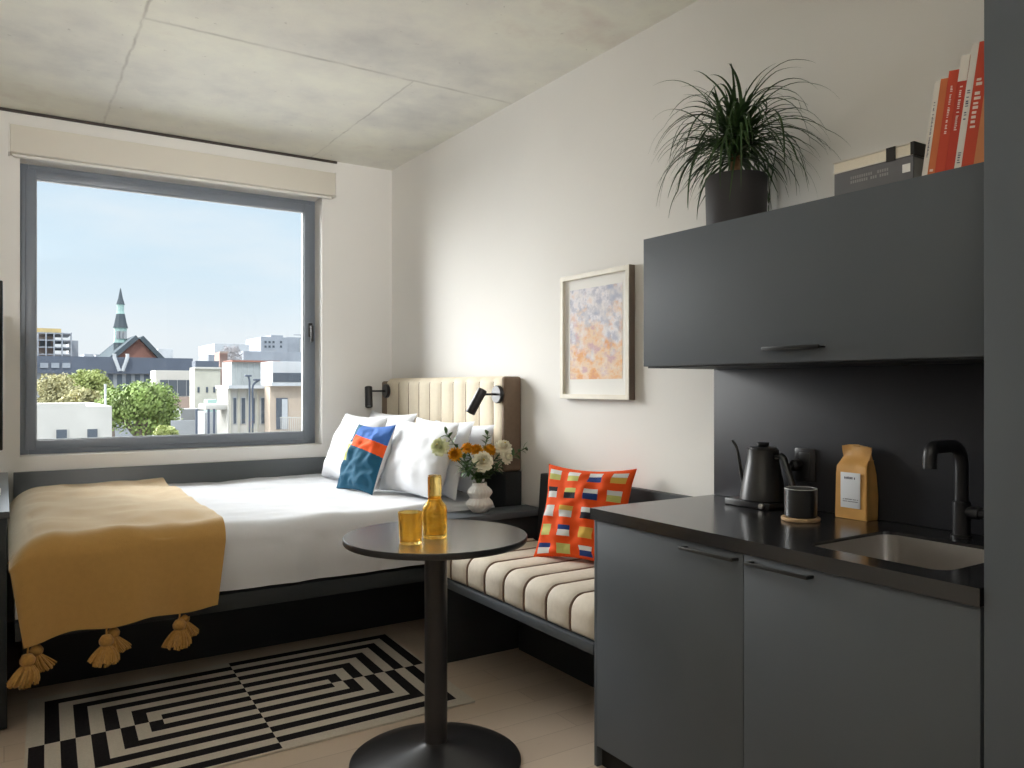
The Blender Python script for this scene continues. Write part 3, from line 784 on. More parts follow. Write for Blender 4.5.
def kettle():
    cx, cy = 2.277, 1.872
    t = thing('heating_stand', 'flat black heating base under the kettle', 'heating stand', (cx, cy, KZ))
    b = BM(); box(b, 2.212, 2.350, 1.792, 1.992, KZ + .001, KZ + .024, .004); part('plate', b, 'black_metal', t)
    b = BM(); lathe(b, [(.001, 0), (.010, 0), (.010, .010), (.008, .012), (.001, .012)], (2.213, 1.822, KZ + .013), 16, M4=Matrix.Rotation(-PI / 2, 4, 'Y')); part('dial', b, 'glass_knob', t, label='small metal control dial')
    z = KZ + .0245
    t = thing('kettle', 'matt black gooseneck kettle standing on its base', 'kettle', (cx, cy, z))
    b = BM(); lathe(b, [(.001, 0), (.076, 0), (.0805, .004), (.0795, .014), (.0725, .056), (.063, .104), (.057, .137), (.0545, .164), (.0545, .180), (.052, .182), (.001, .182)], (cx, cy, z), 48); part('body', b, 'black', t)
    b = BM(); lathe(b, [(.001, .182), (.049, .182), (.049, .187), (.042, .190), (.001, .191)], (cx, cy, z), 36); ld = part('lid', b, 'black', t)
    b = BM(); lathe(b, [(.001, .191), (.019, .191), (.0215, .195), (.0215, .203), (.019, .205), (.001, .205)], (cx, cy, z), 24); part('knob', b, 'black', ld)
    b = BM(); p = [(cx - .004, cy + .066, z + .035), (cx - .008, cy + .084, z + .055), (cx - .012, cy + .090, z + .10), (cx - .016, cy + .096, z + .15), (cx - .02, cy + .106, z + .190), (cx - .024, cy + .120, z + .206)]
    sm = []
    for i in range(len(p) - 1):
        a, c = Vector(p[i]), Vector(p[i + 1])
        for k in range(5): sm.append(a.lerp(c, k / 5))
    sm.append(Vector(p[-1]))
    for _ in range(4): sm = [sm[0]] + [(a + c * 2 + d) / 4 for a, c, d in zip(sm[:-2], sm[1:-1], sm[2:])] + [sm[-1]]
    tube(b, sm, [.0095 - .0045 * min(1, k / len(sm) * 1.4) for k in range(len(sm))], 14); part('spout', b, 'black', t)
    b = BM(); p = bend([(cx + .0, cy - .048, z + .158), (cx - .004, cy - .088, z + .166), (cx - .010, cy - .140, z + .050)], .02, 6)
    tube(b, p, [.007 if k < 3 else .0115 for k in range(len(p))], 14); part('handle', b, 'black', t)
    b = BM(); box(b, cx - .006, cx + .006, cy - .066, cy - .050, z + .150, z + .162, .002); part('handle_bracket', b, 'glass_knob', t)
kettle()
def socket():
    t = thing('wall_socket', 'black wall socket plate on the splashback behind the mug', 'socket', (XR - .014, 1.757, 1.0))
    b = BM(); box(b, XR - .022, XR - .0145, 1.715, 1.80, 1.005, 1.122, .003); part('cover_plate', b, 'black_metal', t)
    b = BM(); box(b, XR - .0245, XR - .0215, 1.735, 1.78, 1.02, 1.107, .002); part('outlet', b, 'black', t)
    b = BM(); x = XR - .024
    lathe(b, [(.001, 0), (.020, 0), (.022, .006), (.020, .030), (.012, .038), (.001, .039)], (x, 1.783, 1.062), 24, M4=Matrix.Rotation(-PI / 2, 4, 'Y'))
    tube(b, bend([(x - .034, 1.783, 1.062), (x - .045, 1.783, 1.055), (x - .045, 1.782, .98), (x - .04, 1.78, KZ + .005), (x - .03, 1.79, KZ + .005)], .015, 5), .0042, 8)
    solo('power_plug', b, 'black_metal', 'round black plug with hanging cord in the wall socket', 'plug', (x, 1.783, 1.062))
socket()
def mug():
    c = (2.145, 1.614)
    b = BM(); lathe(b, [(.001, 0), (.058, 0), (.060, .003), (.060, .009), (.058, .011), (.001, .011)], (*c, KZ + .001), 40)
    solo('coaster', b, 'cork', 'round light wooden coaster under the black mug', 'coaster', (*c, KZ))
    t = thing('mug', 'black mug with white inside on a wooden coaster', 'mug', (*c, KZ + .012)); z = KZ + .0125
    b = BM(); lathe(b, [(.001, 0), (.046, 0), (.0495, .004), (.0505, .05), (.0505, .0895), (.0485, .0905)], (*c, z), 48)
    part('body', b, 'black', t)
    b = BM(); lathe(b, [(.0502, .0897), (.0500, .0912), (.0478, .0912), (.0472, .086), (.0468, .080), (.001, .0795)], (*c, z), 48); part('inner_glaze', b, 'mug_white', t, label='white glazed inside')
mug()
def coffee():
    w, dp, h = .112, .064, .245; hs = .955; c = Vector((XR - .018 - dp / 2, 1.540, KZ + .001))
    t = thing('coffee_bag', 'upright kraft coffee bag with a white label near the sink', 'bag', c)
    b = BM()
    lv = [(0, 1, 1), (.01, 1.02, 1.02), (.08, 1.02, 1.0), (.15, .99, .93), (.178, .96, .80), (.195, .93, .42), (.206, .88, .24), (.215, .90, .16), (.232, .93, .10), (.247, .97, .06)]
    rings = []
    for z, sw, sd in lv:
        ring = []
        for k, (ux, uy) in enumerate([(-1, -1), (-1, -.5), (-1, 0), (-1, .5), (-1, 1), (0, 1), (1, 1), (1, .5), (1, 0), (1, -.5), (1, -1), (0, -1)]):
            cr = .004 * math.sin(k * 2.1 + z * 90) if z > .16 else .0015 * math.sin(k * 3 + z * 40)
            g = .006 if (uy in (1, -1) and ux == 0 and z > .02) else 0
            ring.append(b.verts.new(c + Vector((ux * dp / 2 * sd + cr * 1.4 + (.004 if z > .2 else 0), uy * (w / 2 * sw - g) , z * hs + (.004 * math.sin(uy * 3 + 1) if z > .2 else 0)))))
        rings.append(ring)
    ring_faces(b, rings); b.faces.new(rings[0][::-1]); b.faces.new(rings[-1])
    bmesh.ops.bevel(b, geom=[e for e in b.edges if abs((e.verts[0].co - e.verts[1].co).z) > .008 and abs(e.verts[0].co.y - c.y) > w * .3], offset=.003, segments=2, affect='EDGES')
    part('pouch', b, 'kraft', t, smooth=40)
    b = BM(); box(b, c.x + .001, c.x + .011, c.y - w * .46, c.y + w * .47, c.z + .190, c.z + .1965, .002); part('tin_tie', b, 'kraft', t)
    x = c.x - dp / 2 * 1.02 - .0022
    b = BM(); box(b, x, x + .0016, c.y - .036, c.y + .034, c.z + .036, c.z + .150, .0004); lb = part('label', b, 'label_white', t, label='white paper label')
    def marks(nm, y0, y1, z, h, n, sd):          # illegible small print: a row of letter-sized strokes
        r = random.Random(sd); b = BM(); y = y0
        st = (y1 - y0) / n
        for k in range(n):
            if r.random() < .12: continue
            a = y0 + st * k; box(b, x - .0003, x + .0002, a, a + st * r.uniform(.55, .8), z - h / 2, z + h / 2 * r.uniform(.6, 1))
        part(nm, b, 'ink', lb, smooth=0)
    marks('brand_mark', c.y - .018, c.y + .022, c.z + .133, .008, 9, 2)
    marks('small_print', c.y - .028, c.y + .026, c.z + .064, .0028, 26, 3); marks('small_print', c.y - .028, c.y + .026, c.z + .057, .0028, 24, 4)
coffee()

# ================================================================== PICTURE
def picture():
    y0, y1, z0, z1, xf, fw = 2.665, 3.181, 1.279, 1.884, 2.342, .022
    t = thing('picture', 'abstract pastel print in a pale wood frame on the wall', 'picture', (XR, (y0 + y1) / 2, z0))
    b = BM()
    for q in ((y0, y0 + fw, z0, z1), (y1 - fw, y1, z0, z1), (y0 + fw, y1 - fw, z0, z0 + fw), (y0 + fw, y1 - fw, z1 - fw, z1)):
        box(b, xf, XR - .002, *q)
    part('picture_frame', b, 'wood_frame', t, smooth=0)
    b = BM()
    for q in ((y0 - .001, y0, z0, z1), (y1, y1 + .001, z0, z1), (y0, y1, z0 - .001, z0), (y0, y1, z1, z1 + .001)): box(b, xf + .004, XR - .002, *q)
    part('outer_edge', b, 'frame_side', t, smooth=0, label='brown outer edges')
    b = BM(); box(b, xf + .018, xf + .024, y0 + fw, y1 - fw, z0 + fw, z1 - fw); part('mount', b, 'paper', t, smooth=0)
    b = BM(); uvl = b.loops.layers.uv.new('UVMap'); a0, a1, c0, c1 = y0 + .062, y1 - .062, z0 + .095, z1 - .072
    n = 10; vs = {}
    for i in range(n + 1):
        for j in range(n + 1): vs[i, j] = b.verts.new((xf + .0172, a1 - (a1 - a0) * i / n, c0 + (c1 - c0) * j / n))
    for i in range(n):
        for j in range(n):
            f = b.faces.new((vs[i, j], vs[i + 1, j], vs[i + 1, j + 1], vs[i, j + 1]))
            for l, (p, q) in zip(f.loops, ((i, j), (i + 1, j), (i + 1, j + 1), (i, j + 1))): l[uvl].uv = (p / n, q / n)
    part('artwork', b, 'art', t, smooth=0, label='abstract print in orange, pink and blue')
picture()

# ================================================================== ON TOP OF THE WALL CABINET
CT = 1.886
def plant():
    c = Vector((2.165, 1.896, CT))
    t = thing('potted_palm', 'ponytail palm in a dark pot on top of the wall cabinet', 'plant', c)
    b = BM(); lathe(b, [(.001, 0), (.098, 0), (.102, .004), (.107, .185), (.1055, .188), (.1035, .186), (.1015, .165), (.001, .165)], c, 48); part('pot', b, 'pot', t)
    b = BM(); lathe(b, [(.001, .150), (.1008, .150), (.1008, .168), (.001, .175)], c, 32); part('soil', b, 'soil', t)
    b = BM(); tube(b, [c + Vector(p) for p in ((0, 0, .16), (.001, .002, .20), (-.002, .0, .25), (.002, -.002, .30), (.003, 0, .335))], [.026, .021, .0175, .017, .016], 14); part('trunk', b, 'trunk', t)
    rnd = random.Random(5); b = BM()
    cr = c + Vector((.002, 0, .33))
    for i in range(280):
        az = rnd.uniform(0, 2 * PI); el = rnd.uniform(-.3, 1.35); L = rnd.uniform(.22, .46) * (1.0 if el > .1 else .7)
        if i < 8: el = rnd.uniform(1.1, 1.45); L = rnd.uniform(.2, .3)
        g = rnd.uniform(.11, .29) * (1.15 if L > .34 else .85)
        base = cr + Vector((rnd.gauss(0, .011), rnd.gauss(0, .011), rnd.uniform(-.085, .015)))
        d = Vector((math.cos(az) * math.cos(el), math.sin(az) * math.cos(el), math.sin(el)))
        p = base.copy(); pts = [p.copy()]; n = 16; w0 = rnd.uniform(.0040, .0072); tw = rnd.uniform(-1, 1); kick = rnd.random() < .25
        for k in range(n):
            f = k / n
            d = (d + Vector((0, 0, -1)) * g * (.18 + 1.5 * f * (1.2 - .5 * f)) * (L / .36) + Vector((math.cos(az + 1.57), math.sin(az + 1.57), 0)) * tw * .07).normalized()
            if kick and k == 12: d = (d + Vector((math.cos(az), math.sin(az), 0)) * .5).normalized()
            p = p + d * (L / n)
            if p.x > XR - .012: p.x = XR - .012 - rnd.random() * .002
            if p.z < CT + .006 and p.x > 1.985: p.z = CT + .006
            q = p - c
            if q.z < .19 and math.hypot(q.x, q.y) < .116:
                f = .116 / max(.01, math.hypot(q.x, q.y)); p.x = c.x + q.x * f; p.y = c.y + q.y * f
            pts.append(p.copy())
        prev = None
        for k, q in enumerate(pts):
            tg = (pts[min(n, k + 1)] - pts[max(0, k - 1)]).normalized(); s = tg.cross(Vector((0, 0, 1)))
            s = s.normalized() if s.length > .05 else Vector((math.cos(az + 1.57), math.sin(az + 1.57), 0))
            w = w0 * (1 - (k / n) ** 2.2 * .93) * (.75 + .25 * min(1, k / 3)); up = s.cross(tg).normalized()
            row = [b.verts.new(q - s * w), b.verts.new(q - up * w * .35), b.verts.new(q + s * w)]
            if prev:
                b.faces.new((prev[0], prev[1], row[1], row[0])); b.faces.new((prev[1], prev[2], row[2], row[1]))
            prev = row
    part('fronds', b, 'leaf', t, recalc=False, smooth=80)
plant()

def bookmat(n, c, r=.55): M[n] = mat(n, c, r, spec=.35, var=.04, vscale=20)
bookmat('bk_white', (.70, .66, .60, 1)); bookmat('bk_orange', (.55, .15, .05, 1)); bookmat('bk_red', (.52, .06, .025, 1)); bookmat('bk_red2', (.48, .045, .022, 1))
bookmat('bk_black', (.02, .018, .016, 1)); bookmat('bk_tan', (.58, .22, .09, 1)); bookmat('bk_grey', (.14, .14, .15, 1)); bookmat('bk_greyl', (.30, .30, .29, 1))
def books():
    x0 = 2.022; tilt = math.radians(8.5)
    # thickness, height, depth, cover, extras, label
    spec = [(.0150, .241, .17, 'bk_white', 'thin white paperback, first of the leaning books'),
            (.0190, .243, .18, 'bk_orange', 'orange spined book next to the thin white one'),
            (.0260, .256, .19, 'bk_red', 'tall red book with small pale spine lettering, standing between orange and two-tone books'),
            (.0230, .284, .20, 'bk_red2', 'red book with a broad white band at the top of its spine'),
            (.0175, .306, .21, 'bk_white', 'tall white spined book with grey lettering among the red ones'),
            (.0300, .303, .21, 'bk_red', 'red book with large pale capital lettering on the spine'),
            (.0340, .250, .19, 'bk_tan', 'tan orange book at the right end against the tall cabinet')]
    y = 1.149; ct, st = math.cos(tilt), math.sin(tilt)
    for i, (th, h, dp, cov, lab) in enumerate(spec):
        # local: a along thickness (towards -Y), up h ; bottom right corner rests on the cabinet
        yl = y; w = th / ct
        org = Vector((x0, yl - 0, CT + .0005 + th * st))
        # frame: X depth (+X), T = thickness direction, U = up direction
        T = Vector((0, -ct, -st)); U = Vector((0, -st, ct))
        mt = frame((1, 0, 0), T, U, org)
        t = thing('book', lab, 'book', org, 'books standing on the wall cabinet')
        b = BM(); cv = .0016
        box(b, 0, .003, 0, th - .0006, 0, h); box(b, .003, dp, 0, cv, 0, h); box(b, .003, dp, th - .0006 - cv, th - .0006, 0, h)
        bmesh.ops.transform(b, matrix=mt, verts=b.verts); part('cover', b, cov, t, smooth=0)
        b = BM(); box(b, .0032, dp - .004, cv + .0001, th - .0007 - cv, .003, h - .003); bmesh.ops.transform(b, matrix=mt, verts=b.verts); part('pages', b, 'pages', t, smooth=0)
        def strokes(nm, hh, L, sz, m, sd):                # small lettering too small to read
            r = random.Random(sd); b = BM(); n = int(L / sz * 1.5); k0 = hh - L / 2
            for k in range(n):
                if r.random() < .14: continue
                z = k0 + L * k / n; box(b, -.0004, .0002, th / 2 - sz * .5, th / 2 + sz * .5 * r.uniform(.3, 1), z, z + L / n * r.uniform(.4, .75))
            bmesh.ops.transform(b, matrix=mt, verts=b.verts); part(nm, b, m, t, smooth=0)
        if i == 0: strokes('spine_lettering', h * .5, .14, .005, 'ink', 4)
        if i == 1:
            b = BM(); box(b, -.0004, .0002, th * .25, th * .7, .010, .016); bmesh.ops.transform(b, matrix=mt, verts=b.verts); part('publisher_mark', b, 'ink_red', t, smooth=0)
        if i == 2: strokes('spine_lettering', h * .62, .12, .006, 'ink_red', 5)
        if i == 3:
            b = BM(); box(b, -.0006, .0002, 0, th - .0006, h * .78, h); bmesh.ops.transform(b, matrix=mt, verts=b.verts); part('white_band', b, 'bk_white', t, smooth=0, label='white top of the spine')
            strokes('spine_lettering', h * .55, .11, .007, 'ink_red', 6)
        if i == 4: strokes('spine_lettering', h * .52, .075, .008, 'ink', 7); strokes('publisher_mark', h * .10, .03, .008, 'ink', 8)
        if i == 5: strokes('spine_lettering', h * .52, .125, .016, 'ink_red', 9)
        y -= w
    # the flat pile
    t = thing('book', 'thick dark grey book lying flat, underneath in the pile of two', 'book', (2.1, 1.29, CT), 'books lying flat on the wall cabinet')
    y0, y1 = 1.17, 1.405
    b = BM(); z = CT + .001
    box(b, 2.02, 2.024, y0, y1, z, z + .066); box(b, 2.024, 2.20, y0, y1, z, z + .004); box(b, 2.024, 2.20, y0, y1, z + .062, z + .066); part('cover', b, 'bk_grey', t, smooth=0)
    b = BM(); box(b, 2.0245, 2.195, y0 + .0005, y0 + .0025, z + .0045, z + .0615); part('end_board', b, 'bk_greyl', t, smooth=0)
    b = BM(); box(b, 2.0245, 2.195, y0 + .003, y1 - .003, z + .0045, z + .0615); part('pages', b, 'pages', t, smooth=0)
    b = BM(); box(b, 2.0194, 2.0203, y0 + .008, y0 + .030, z + .024, z + .046); part('spine_logo', b, 'paper', t, smooth=0, label='small white square mark')
    b = BM(); r = random.Random(3)
    for row, zz in enumerate((.040, .028)):
        for k in range(17):
            if r.random() < .15: continue
            a = y0 + .07 + k * .0068; box(b, 2.0195, 2.0203, a, a + .0045, z + zz, z + zz + .008)
    part('spine_lettering', b, 'bk_greyl', t, smooth=0)
    z += .0665
    t = thing('book', 'cream book with dark spine end lying on the thick grey book', 'book', (2.1, 1.29, z), 'books lying flat on the wall cabinet')
    b = BM(); box(b, 2.018, 2.205, y0, y1 + .004, z, z + .003); box(b, 2.018, 2.205, y0, y1 + .004, z + .031, z + .034); part('cover', b, ['bk_white'], t, smooth=0)
    b = BM(); box(b, 2.021, 2.202, y0 + .0005, y1 + .001, z + .0035, z + .0305); part('pages', b, 'pages', t, smooth=0)
    b = BM(); box(b, 2.018, 2.205, y0 - .0045, y0, z, z + .034); box(b, 2.0165, 2.018, y0 - .0045, y0 + .006, z, z + .034); part('spine_end', b, 'bk_black', t, smooth=0, label='dark spine end')
    b = BM(); box(b, 2.016, 2.0178, y0 + .048, y0 + .074, z - .004, z + .034); part('index_tab', b, 'bk_black', t, smooth=0, label='dark tab on the page edge')
books()

# ================================================================== VASE AND FLOWERS
VC = Vector((2.030, 3.444, .7005))
def vase():
    def rad(a, z): return 1 + .042 * math.cos(a * 20) * (1 if .02 < z < .13 else .2)
    b = BM()
    out = [(.001, 0), (.036, 0), (.042, .006), (.056, .022), (.066, .037), (.068, .043), (.063, .055), (.052, .068), (.048, .074), (.052, .082), (.061, .094), (.064, .102), (.060, .112), (.047, .126), (.039, .133), (.037, .139), (.037, .151)]
    inn = [(.033, .151), (.033, .138), (.040, .126), (.052, .11), (.052, .098), (.040, .078), (.040, .07), (.055, .045), (.035, .012), (.001, .012)]
    lathe(b, out + inn, VC, 96, rad=rad)
    solo('vase', b, 'ceramic', 'white ribbed double-bulge vase on the nightstand', 'vase', VC, smooth=50)
vase()
def petal(b, c, ax, az, r0, L, w, open_, cup, mi=0):
    q = ax.to_track_quat('Z', 'Y').to_matrix()
    rows = []
    for i in range(4):
        f = i / 3; row = []
        rr = r0 + L * f * math.sin(open_) + L * .12 * math.sin(f * PI) ; zz = L * f * math.cos(open_) 
        ww = w * (math.sin(PI * (.18 + .62 * f)) )
        for j in range(5):
            s = (j / 4 - .5) * 2
            an = az + s * ww / max(.006, rr + .006) * .5
            p = Vector((math.cos(an) * (rr + cup * s * s * -.2 * L), math.sin(an) * (rr + cup * s * s * -.2 * L), zz - (.10 * L * f * f * s * s)))
            row.append(b.verts.new(c + q @ p))
        rows.append(row)
    for a, d in zip(rows[:-1], rows[1:]):
        for j in range(4): f = b.faces.new((a[j], a[j + 1], d[j + 1], d[j])); f.material_index = mi
def flower(name, px, py, r, Y, pm, label, kind, sd, ax=None):
    rnd = random.Random(sd); c = onY(px, py, Y)
    ax = Vector(ax or (-.45, -.75, .5)).normalized()
    foot = VC + Vector((rnd.uniform(-.016, .016), rnd.uniform(-.016, .016), .1))
    t = thing(name, label, 'flower', foot, 'flowers in the white vase')
    b = BM(); base = c - ax * r * .75
    if kind == 'rose':
        for ring in range(7):
            op = 1.85 - ring * .28; n = 9 - ring // 2
            for k in range(n): petal(b, c - ax * r * .2, ax, 2 * PI * k / n + ring * .45 + rnd.uniform(-.12, .12), r * .14, r * (.98 - .05 * ring), r * (.80 - .03 * ring), op + rnd.uniform(-.1, .1), .6)
    else:
        for ring in range(7):
            op = 1.75 - ring * .27; n = 15 - ring
            for k in range(n): petal(b, c - ax * r * .15, ax, 2 * PI * k / n + ring * .4 + rnd.uniform(-.12, .12), r * .12, r * (.88 - .03 * ring), r * .42, op + rnd.uniform(-.1, .1), 1)
    part('bloom', b, pm, t, recalc=False, smooth=80)
    if kind == 'rose':
        b = BM(); lathe(b, [(.001, 0), (r * .12, r * .02), (r * .08, r * .07), (.001, r * .08)], c + ax * r * .52, 10, M4=ax.to_track_quat('Z', 'Y').to_matrix().to_4x4()); part('centre', b, 'flower_eye', t)
    neck = VC + Vector(((foot.x - VC.x) * .9, (foot.y - VC.y) * .9, .152))
    b = BM(); tube(b, [foot] + arc(neck, neck.lerp(base, .5) + Vector((0, 0, .02)), base + ax * .004, 8), .0028, 7); part('stem', b, 'leaf2', t)
    leaves(t, neck, base, rnd, 9)
def leaf_q(b, p, d, L, w):
    d = d.normalized(); s = d.cross(Vector((0, 0, 1))); s = s.normalized() if s.length > .1 else Vector((1, 0, 0)); up = s.cross(d)
    pr = None
    for k in range(5):
        f = k / 4; ww = w * math.sin(PI * min(.97, .06 + f * .92)) ; q = p + d * L * f + up * (-.25 * L * f * f)
        row = [b.verts.new(q - s * ww + up * ww * .3), b.verts.new(q), b.verts.new(q + s * ww + up * ww * .3)]
        if pr:
            b.faces.new((pr[0], pr[1], row[1], row[0])); b.faces.new((pr[1], pr[2], row[2], row[1]))
        pr = row
def leaves(t, a, c, rnd, n, L=.056, w=.014, lo=.08):
    b = BM()
    for k in range(n):
        f = lo + (1 - lo - .08) * k / n; p = a.lerp(c, f); an = rnd.uniform(0, 2 * PI)
        leaf_q(b, p, Vector((math.cos(an), math.sin(an), .45)) , L * rnd.uniform(.7, 1.15), w * rnd.uniform(.8, 1.2))
    part('leaves', b, 'leaf2', t, recalc=False, smooth=80)
flower('white_rose', 483, 461, .052, 3.38, 'petal_white', 'large open white rose at the front of the bouquet', 'rose', 1, (-.35, -.85, .35))
flower('white_rose', 504, 446, .046, 3.43, 'petal_white', 'white rose highest on the right of the bouquet', 'rose', 2, (-.1, -.6, .75))
flower('white_rose', 508, 457, .036, 3.40, 'petal_white', 'small white rose drooping below the upper right rose', 'rose', 3, (.3, -.75, .3))
flower('white_rose', 439, 446, .046, 3.47, 'petal_pale', 'pale greenish rose leaning out left of the bouquet', 'rose', 4, (-.7, -.5, .4))
flower('yellow_flower', 455, 454, .040, 3.42, 'petal_yellow', 'golden yellow flower, leftmost of the yellow blooms', 'mum', 5, (-.6, -.7, .35))
flower('yellow_flower', 467.5, 447.5, .036, 3.46, 'petal_yellow', 'golden yellow flower second from left, behind the leaves', 'mum', 6, (-.3, -.5, .8))
flower('yellow_flower', 476.5, 449.5, .038, 3.43, 'petal_yellow', 'golden yellow flower just above the large white rose', 'mum', 7, (-.3, -.6, .7))
flower('yellow_flower', 490, 449, .038, 3.45, 'petal_yellow', 'golden yellow flower between the white roses', 'mum', 8, (.05, -.6, .75))
def sprig(px, py, Y, sd, label, n=20, L=.042, w=.0095):
    rnd = random.Random(sd); c = onY(px, py, Y)
    foot = VC + Vector((rnd.uniform(-.015, .015), rnd.uniform(-.015, .015), .1)); neck = VC + Vector(((foot.x - VC.x) * 1.2, (foot.y - VC.y) * 1.2, .152))
    t = thing('leafy_sprig', label, 'sprig', foot, 'green sprigs in the white vase')
    mid = neck.lerp(c, .5) + Vector((0, 0, .03)); pts = arc(neck, mid, c, 10)
    b = BM(); tube(b, [foot] + pts, .0022, 6); part('stem', b, 'leaf2', t)
    b = BM()
    for k in range(n):
        f = .15 + .85 * k / n; i = min(9, int(f * 10)); p = pts[i].lerp(pts[i + 1], f * 10 - i); d = (pts[i + 1] - pts[i]).normalized(); an = k * 2.4
        s = d.cross(Vector((.3, .5, .8))).normalized(); u = s.cross(d)
        leaf_q(b, p, d * .8 + s * math.cos(an) + u * math.sin(an), L * rnd.uniform(.75, 1.2), w)
    part('leaves', b, 'leaf2', t, recalc=False, smooth=80)
sprig(445, 432, 3.45, 21, 'green sprig rising on the left side of the bouquet')
sprig(527, 447, 3.43, 22, 'long green sprig reaching out to the right of the roses', 18)
sprig(488, 432, 3.48, 23, 'green sprig standing tallest behind the white pillow corner')
sprig(460, 470, 3.40, 24, 'short green sprig hanging below the yellow flowers on the left', 14)
sprig(500, 468, 3.39, 25, 'short green sprig below the right white roses', 14)
sprig(471, 462, 3.37, 26, 'short green sprig in front, left of the large white rose', 14)

# ================================================================== LEFT SIDE: DRESSER AND TELEVISION
def dresser():
    t = thing('dresser', 'dark grey low dresser at the left edge beside the bed', 'dresser', (-.28, 4.45, 0))
    b = BM(); box(b, XL + .004, .010, 3.625, 5.268, .012, .828, .002); part('body', b, 'char_dark', t)
    b = BM(); box(b, XL + .004, .018, 3.615, 5.268, .829, .855, .002); part('top', b, 'dado', t)
dresser()
def tv():
    t = thing('television', 'slim black television seen edge-on at the left', 'television', (-.06, 4.3, .857))
    b = BM(); box(b, -.050, -.004, 3.72, 4.66, 1.085, 1.76, .004); part('screen', b, 'screen', t)
    b = BM(); box(b, -.052, -.0015, 4.6605, 4.672, 1.08, 1.77, .002); part('bezel', b, 'white_metal', t, label='pale trim on the far edge')
    b = BM(); box(b, -.06, -.012, 4.15, 4.35, .857, .868, .002); box(b, -.045, -.028, 4.22, 4.28, .868, 1.084, .002); part('stand', b, 'white_metal', t)
tv()

# ================================================================== OUTSIDE
GZ = -12.0
def em(n, c, r=.8, var=.08, vs=.6): M[n] = mat(n, c, r, var=var, vscale=vs, spec=.2)
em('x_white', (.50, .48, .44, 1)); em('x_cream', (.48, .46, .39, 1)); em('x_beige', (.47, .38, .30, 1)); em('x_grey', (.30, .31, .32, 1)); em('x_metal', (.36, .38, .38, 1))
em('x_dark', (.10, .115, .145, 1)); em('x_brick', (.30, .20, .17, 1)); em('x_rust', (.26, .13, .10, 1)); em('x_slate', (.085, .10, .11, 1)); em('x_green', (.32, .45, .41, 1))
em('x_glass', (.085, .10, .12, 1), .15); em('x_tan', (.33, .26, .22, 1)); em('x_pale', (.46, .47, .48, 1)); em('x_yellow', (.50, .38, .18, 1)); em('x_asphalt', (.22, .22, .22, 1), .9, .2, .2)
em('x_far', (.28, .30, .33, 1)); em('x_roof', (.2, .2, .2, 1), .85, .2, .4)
M['t_green'] = mat('tree_leaves', (.20, .27, .075, 1), .7, var=.45, vscale=1.2); M['t_light'] = mat('young_leaves', (.30, .34, .11, 1), .7, var=.4, vscale=1.0)
M['t_bud'] = mat('budding_branches', (.40, .37, .19, 1), .8, var=.35, vscale=.9); M['t_bark'] = mat('bark', (.16, .13, .11, 1), .9); M['t_bare'] = mat('bare_twigs', (.33, .31, .31, 1), .9)
M['x_slate'].node_tree.nodes['Principled BSDF'].inputs['Specular IOR Level'].default_value = 0
b = BM(); box(b, -90, 190, 9, 330, GZ - .5, GZ); struct('ground', b, 'x_asphalt', label='grey street and yards far below the window', cat='ground')

b = BM(); box(b, -14, 16, YW + .5, 22, -1.4, -1.0, .02); M['x_bounce'] = mat('bounce_white', (.80, .79, .76, 1), .8, var=.05, vscale=.4); solo('bounce_slab', b, 'x_bounce', 'wide white slab added outside below the window sill to bounce daylight in', 'roof', (1, 12, -1.4))  # unseen white slab, added to bounce daylight up to the ceiling

def xb(name, label, cat, px0, px1, ptop, Y, dep, m, pbase=None, body='wall'):
    a = onY(px0, ptop, Y); c = onY(px1, ptop, Y); zt = (a.z + c.z) / 2
    zb = GZ if pbase is None else onY((px0 + px1) / 2, pbase, Y).z
    t = thing(name, label, cat, ((a.x + c.x) / 2, Y + dep / 2, zb))
    b = BM(); box(b, a.x, c.x, Y, Y + dep, zb, zt, .02); part(body, b, m, t, smooth=0)
    return t, a.x, c.x, zt
def xp(t, nm, px0, px1, p0, p1, Y, m, out=.06, dep=.12, label=None):   # a flat piece standing on a facade
    z1 = onY((px0 + px1) / 2, p0, Y).z; z0 = onY((px0 + px1) / 2, p1, Y).z
    x0, x1 = onY(px0, p0, Y).x, onY(px1, p0, Y).x
    b = BM(); box(b, x0, x1, Y - out, Y - out + dep, z0, z1); return part(nm, b, m, t, smooth=0, label=label)
def xwin(t, px0, px1, p0, p1, Y, fm='x_white'):
    f = xp(t, 'window', px0, px1, p0, p1, Y, fm, .05, .1); dx = (px1 - px0) * .09
    z = xp(f, 'pane', px0 + dx, px1 - dx, p0 + 1, p1 - .6, Y, 'x_glass', .07, .05); return f

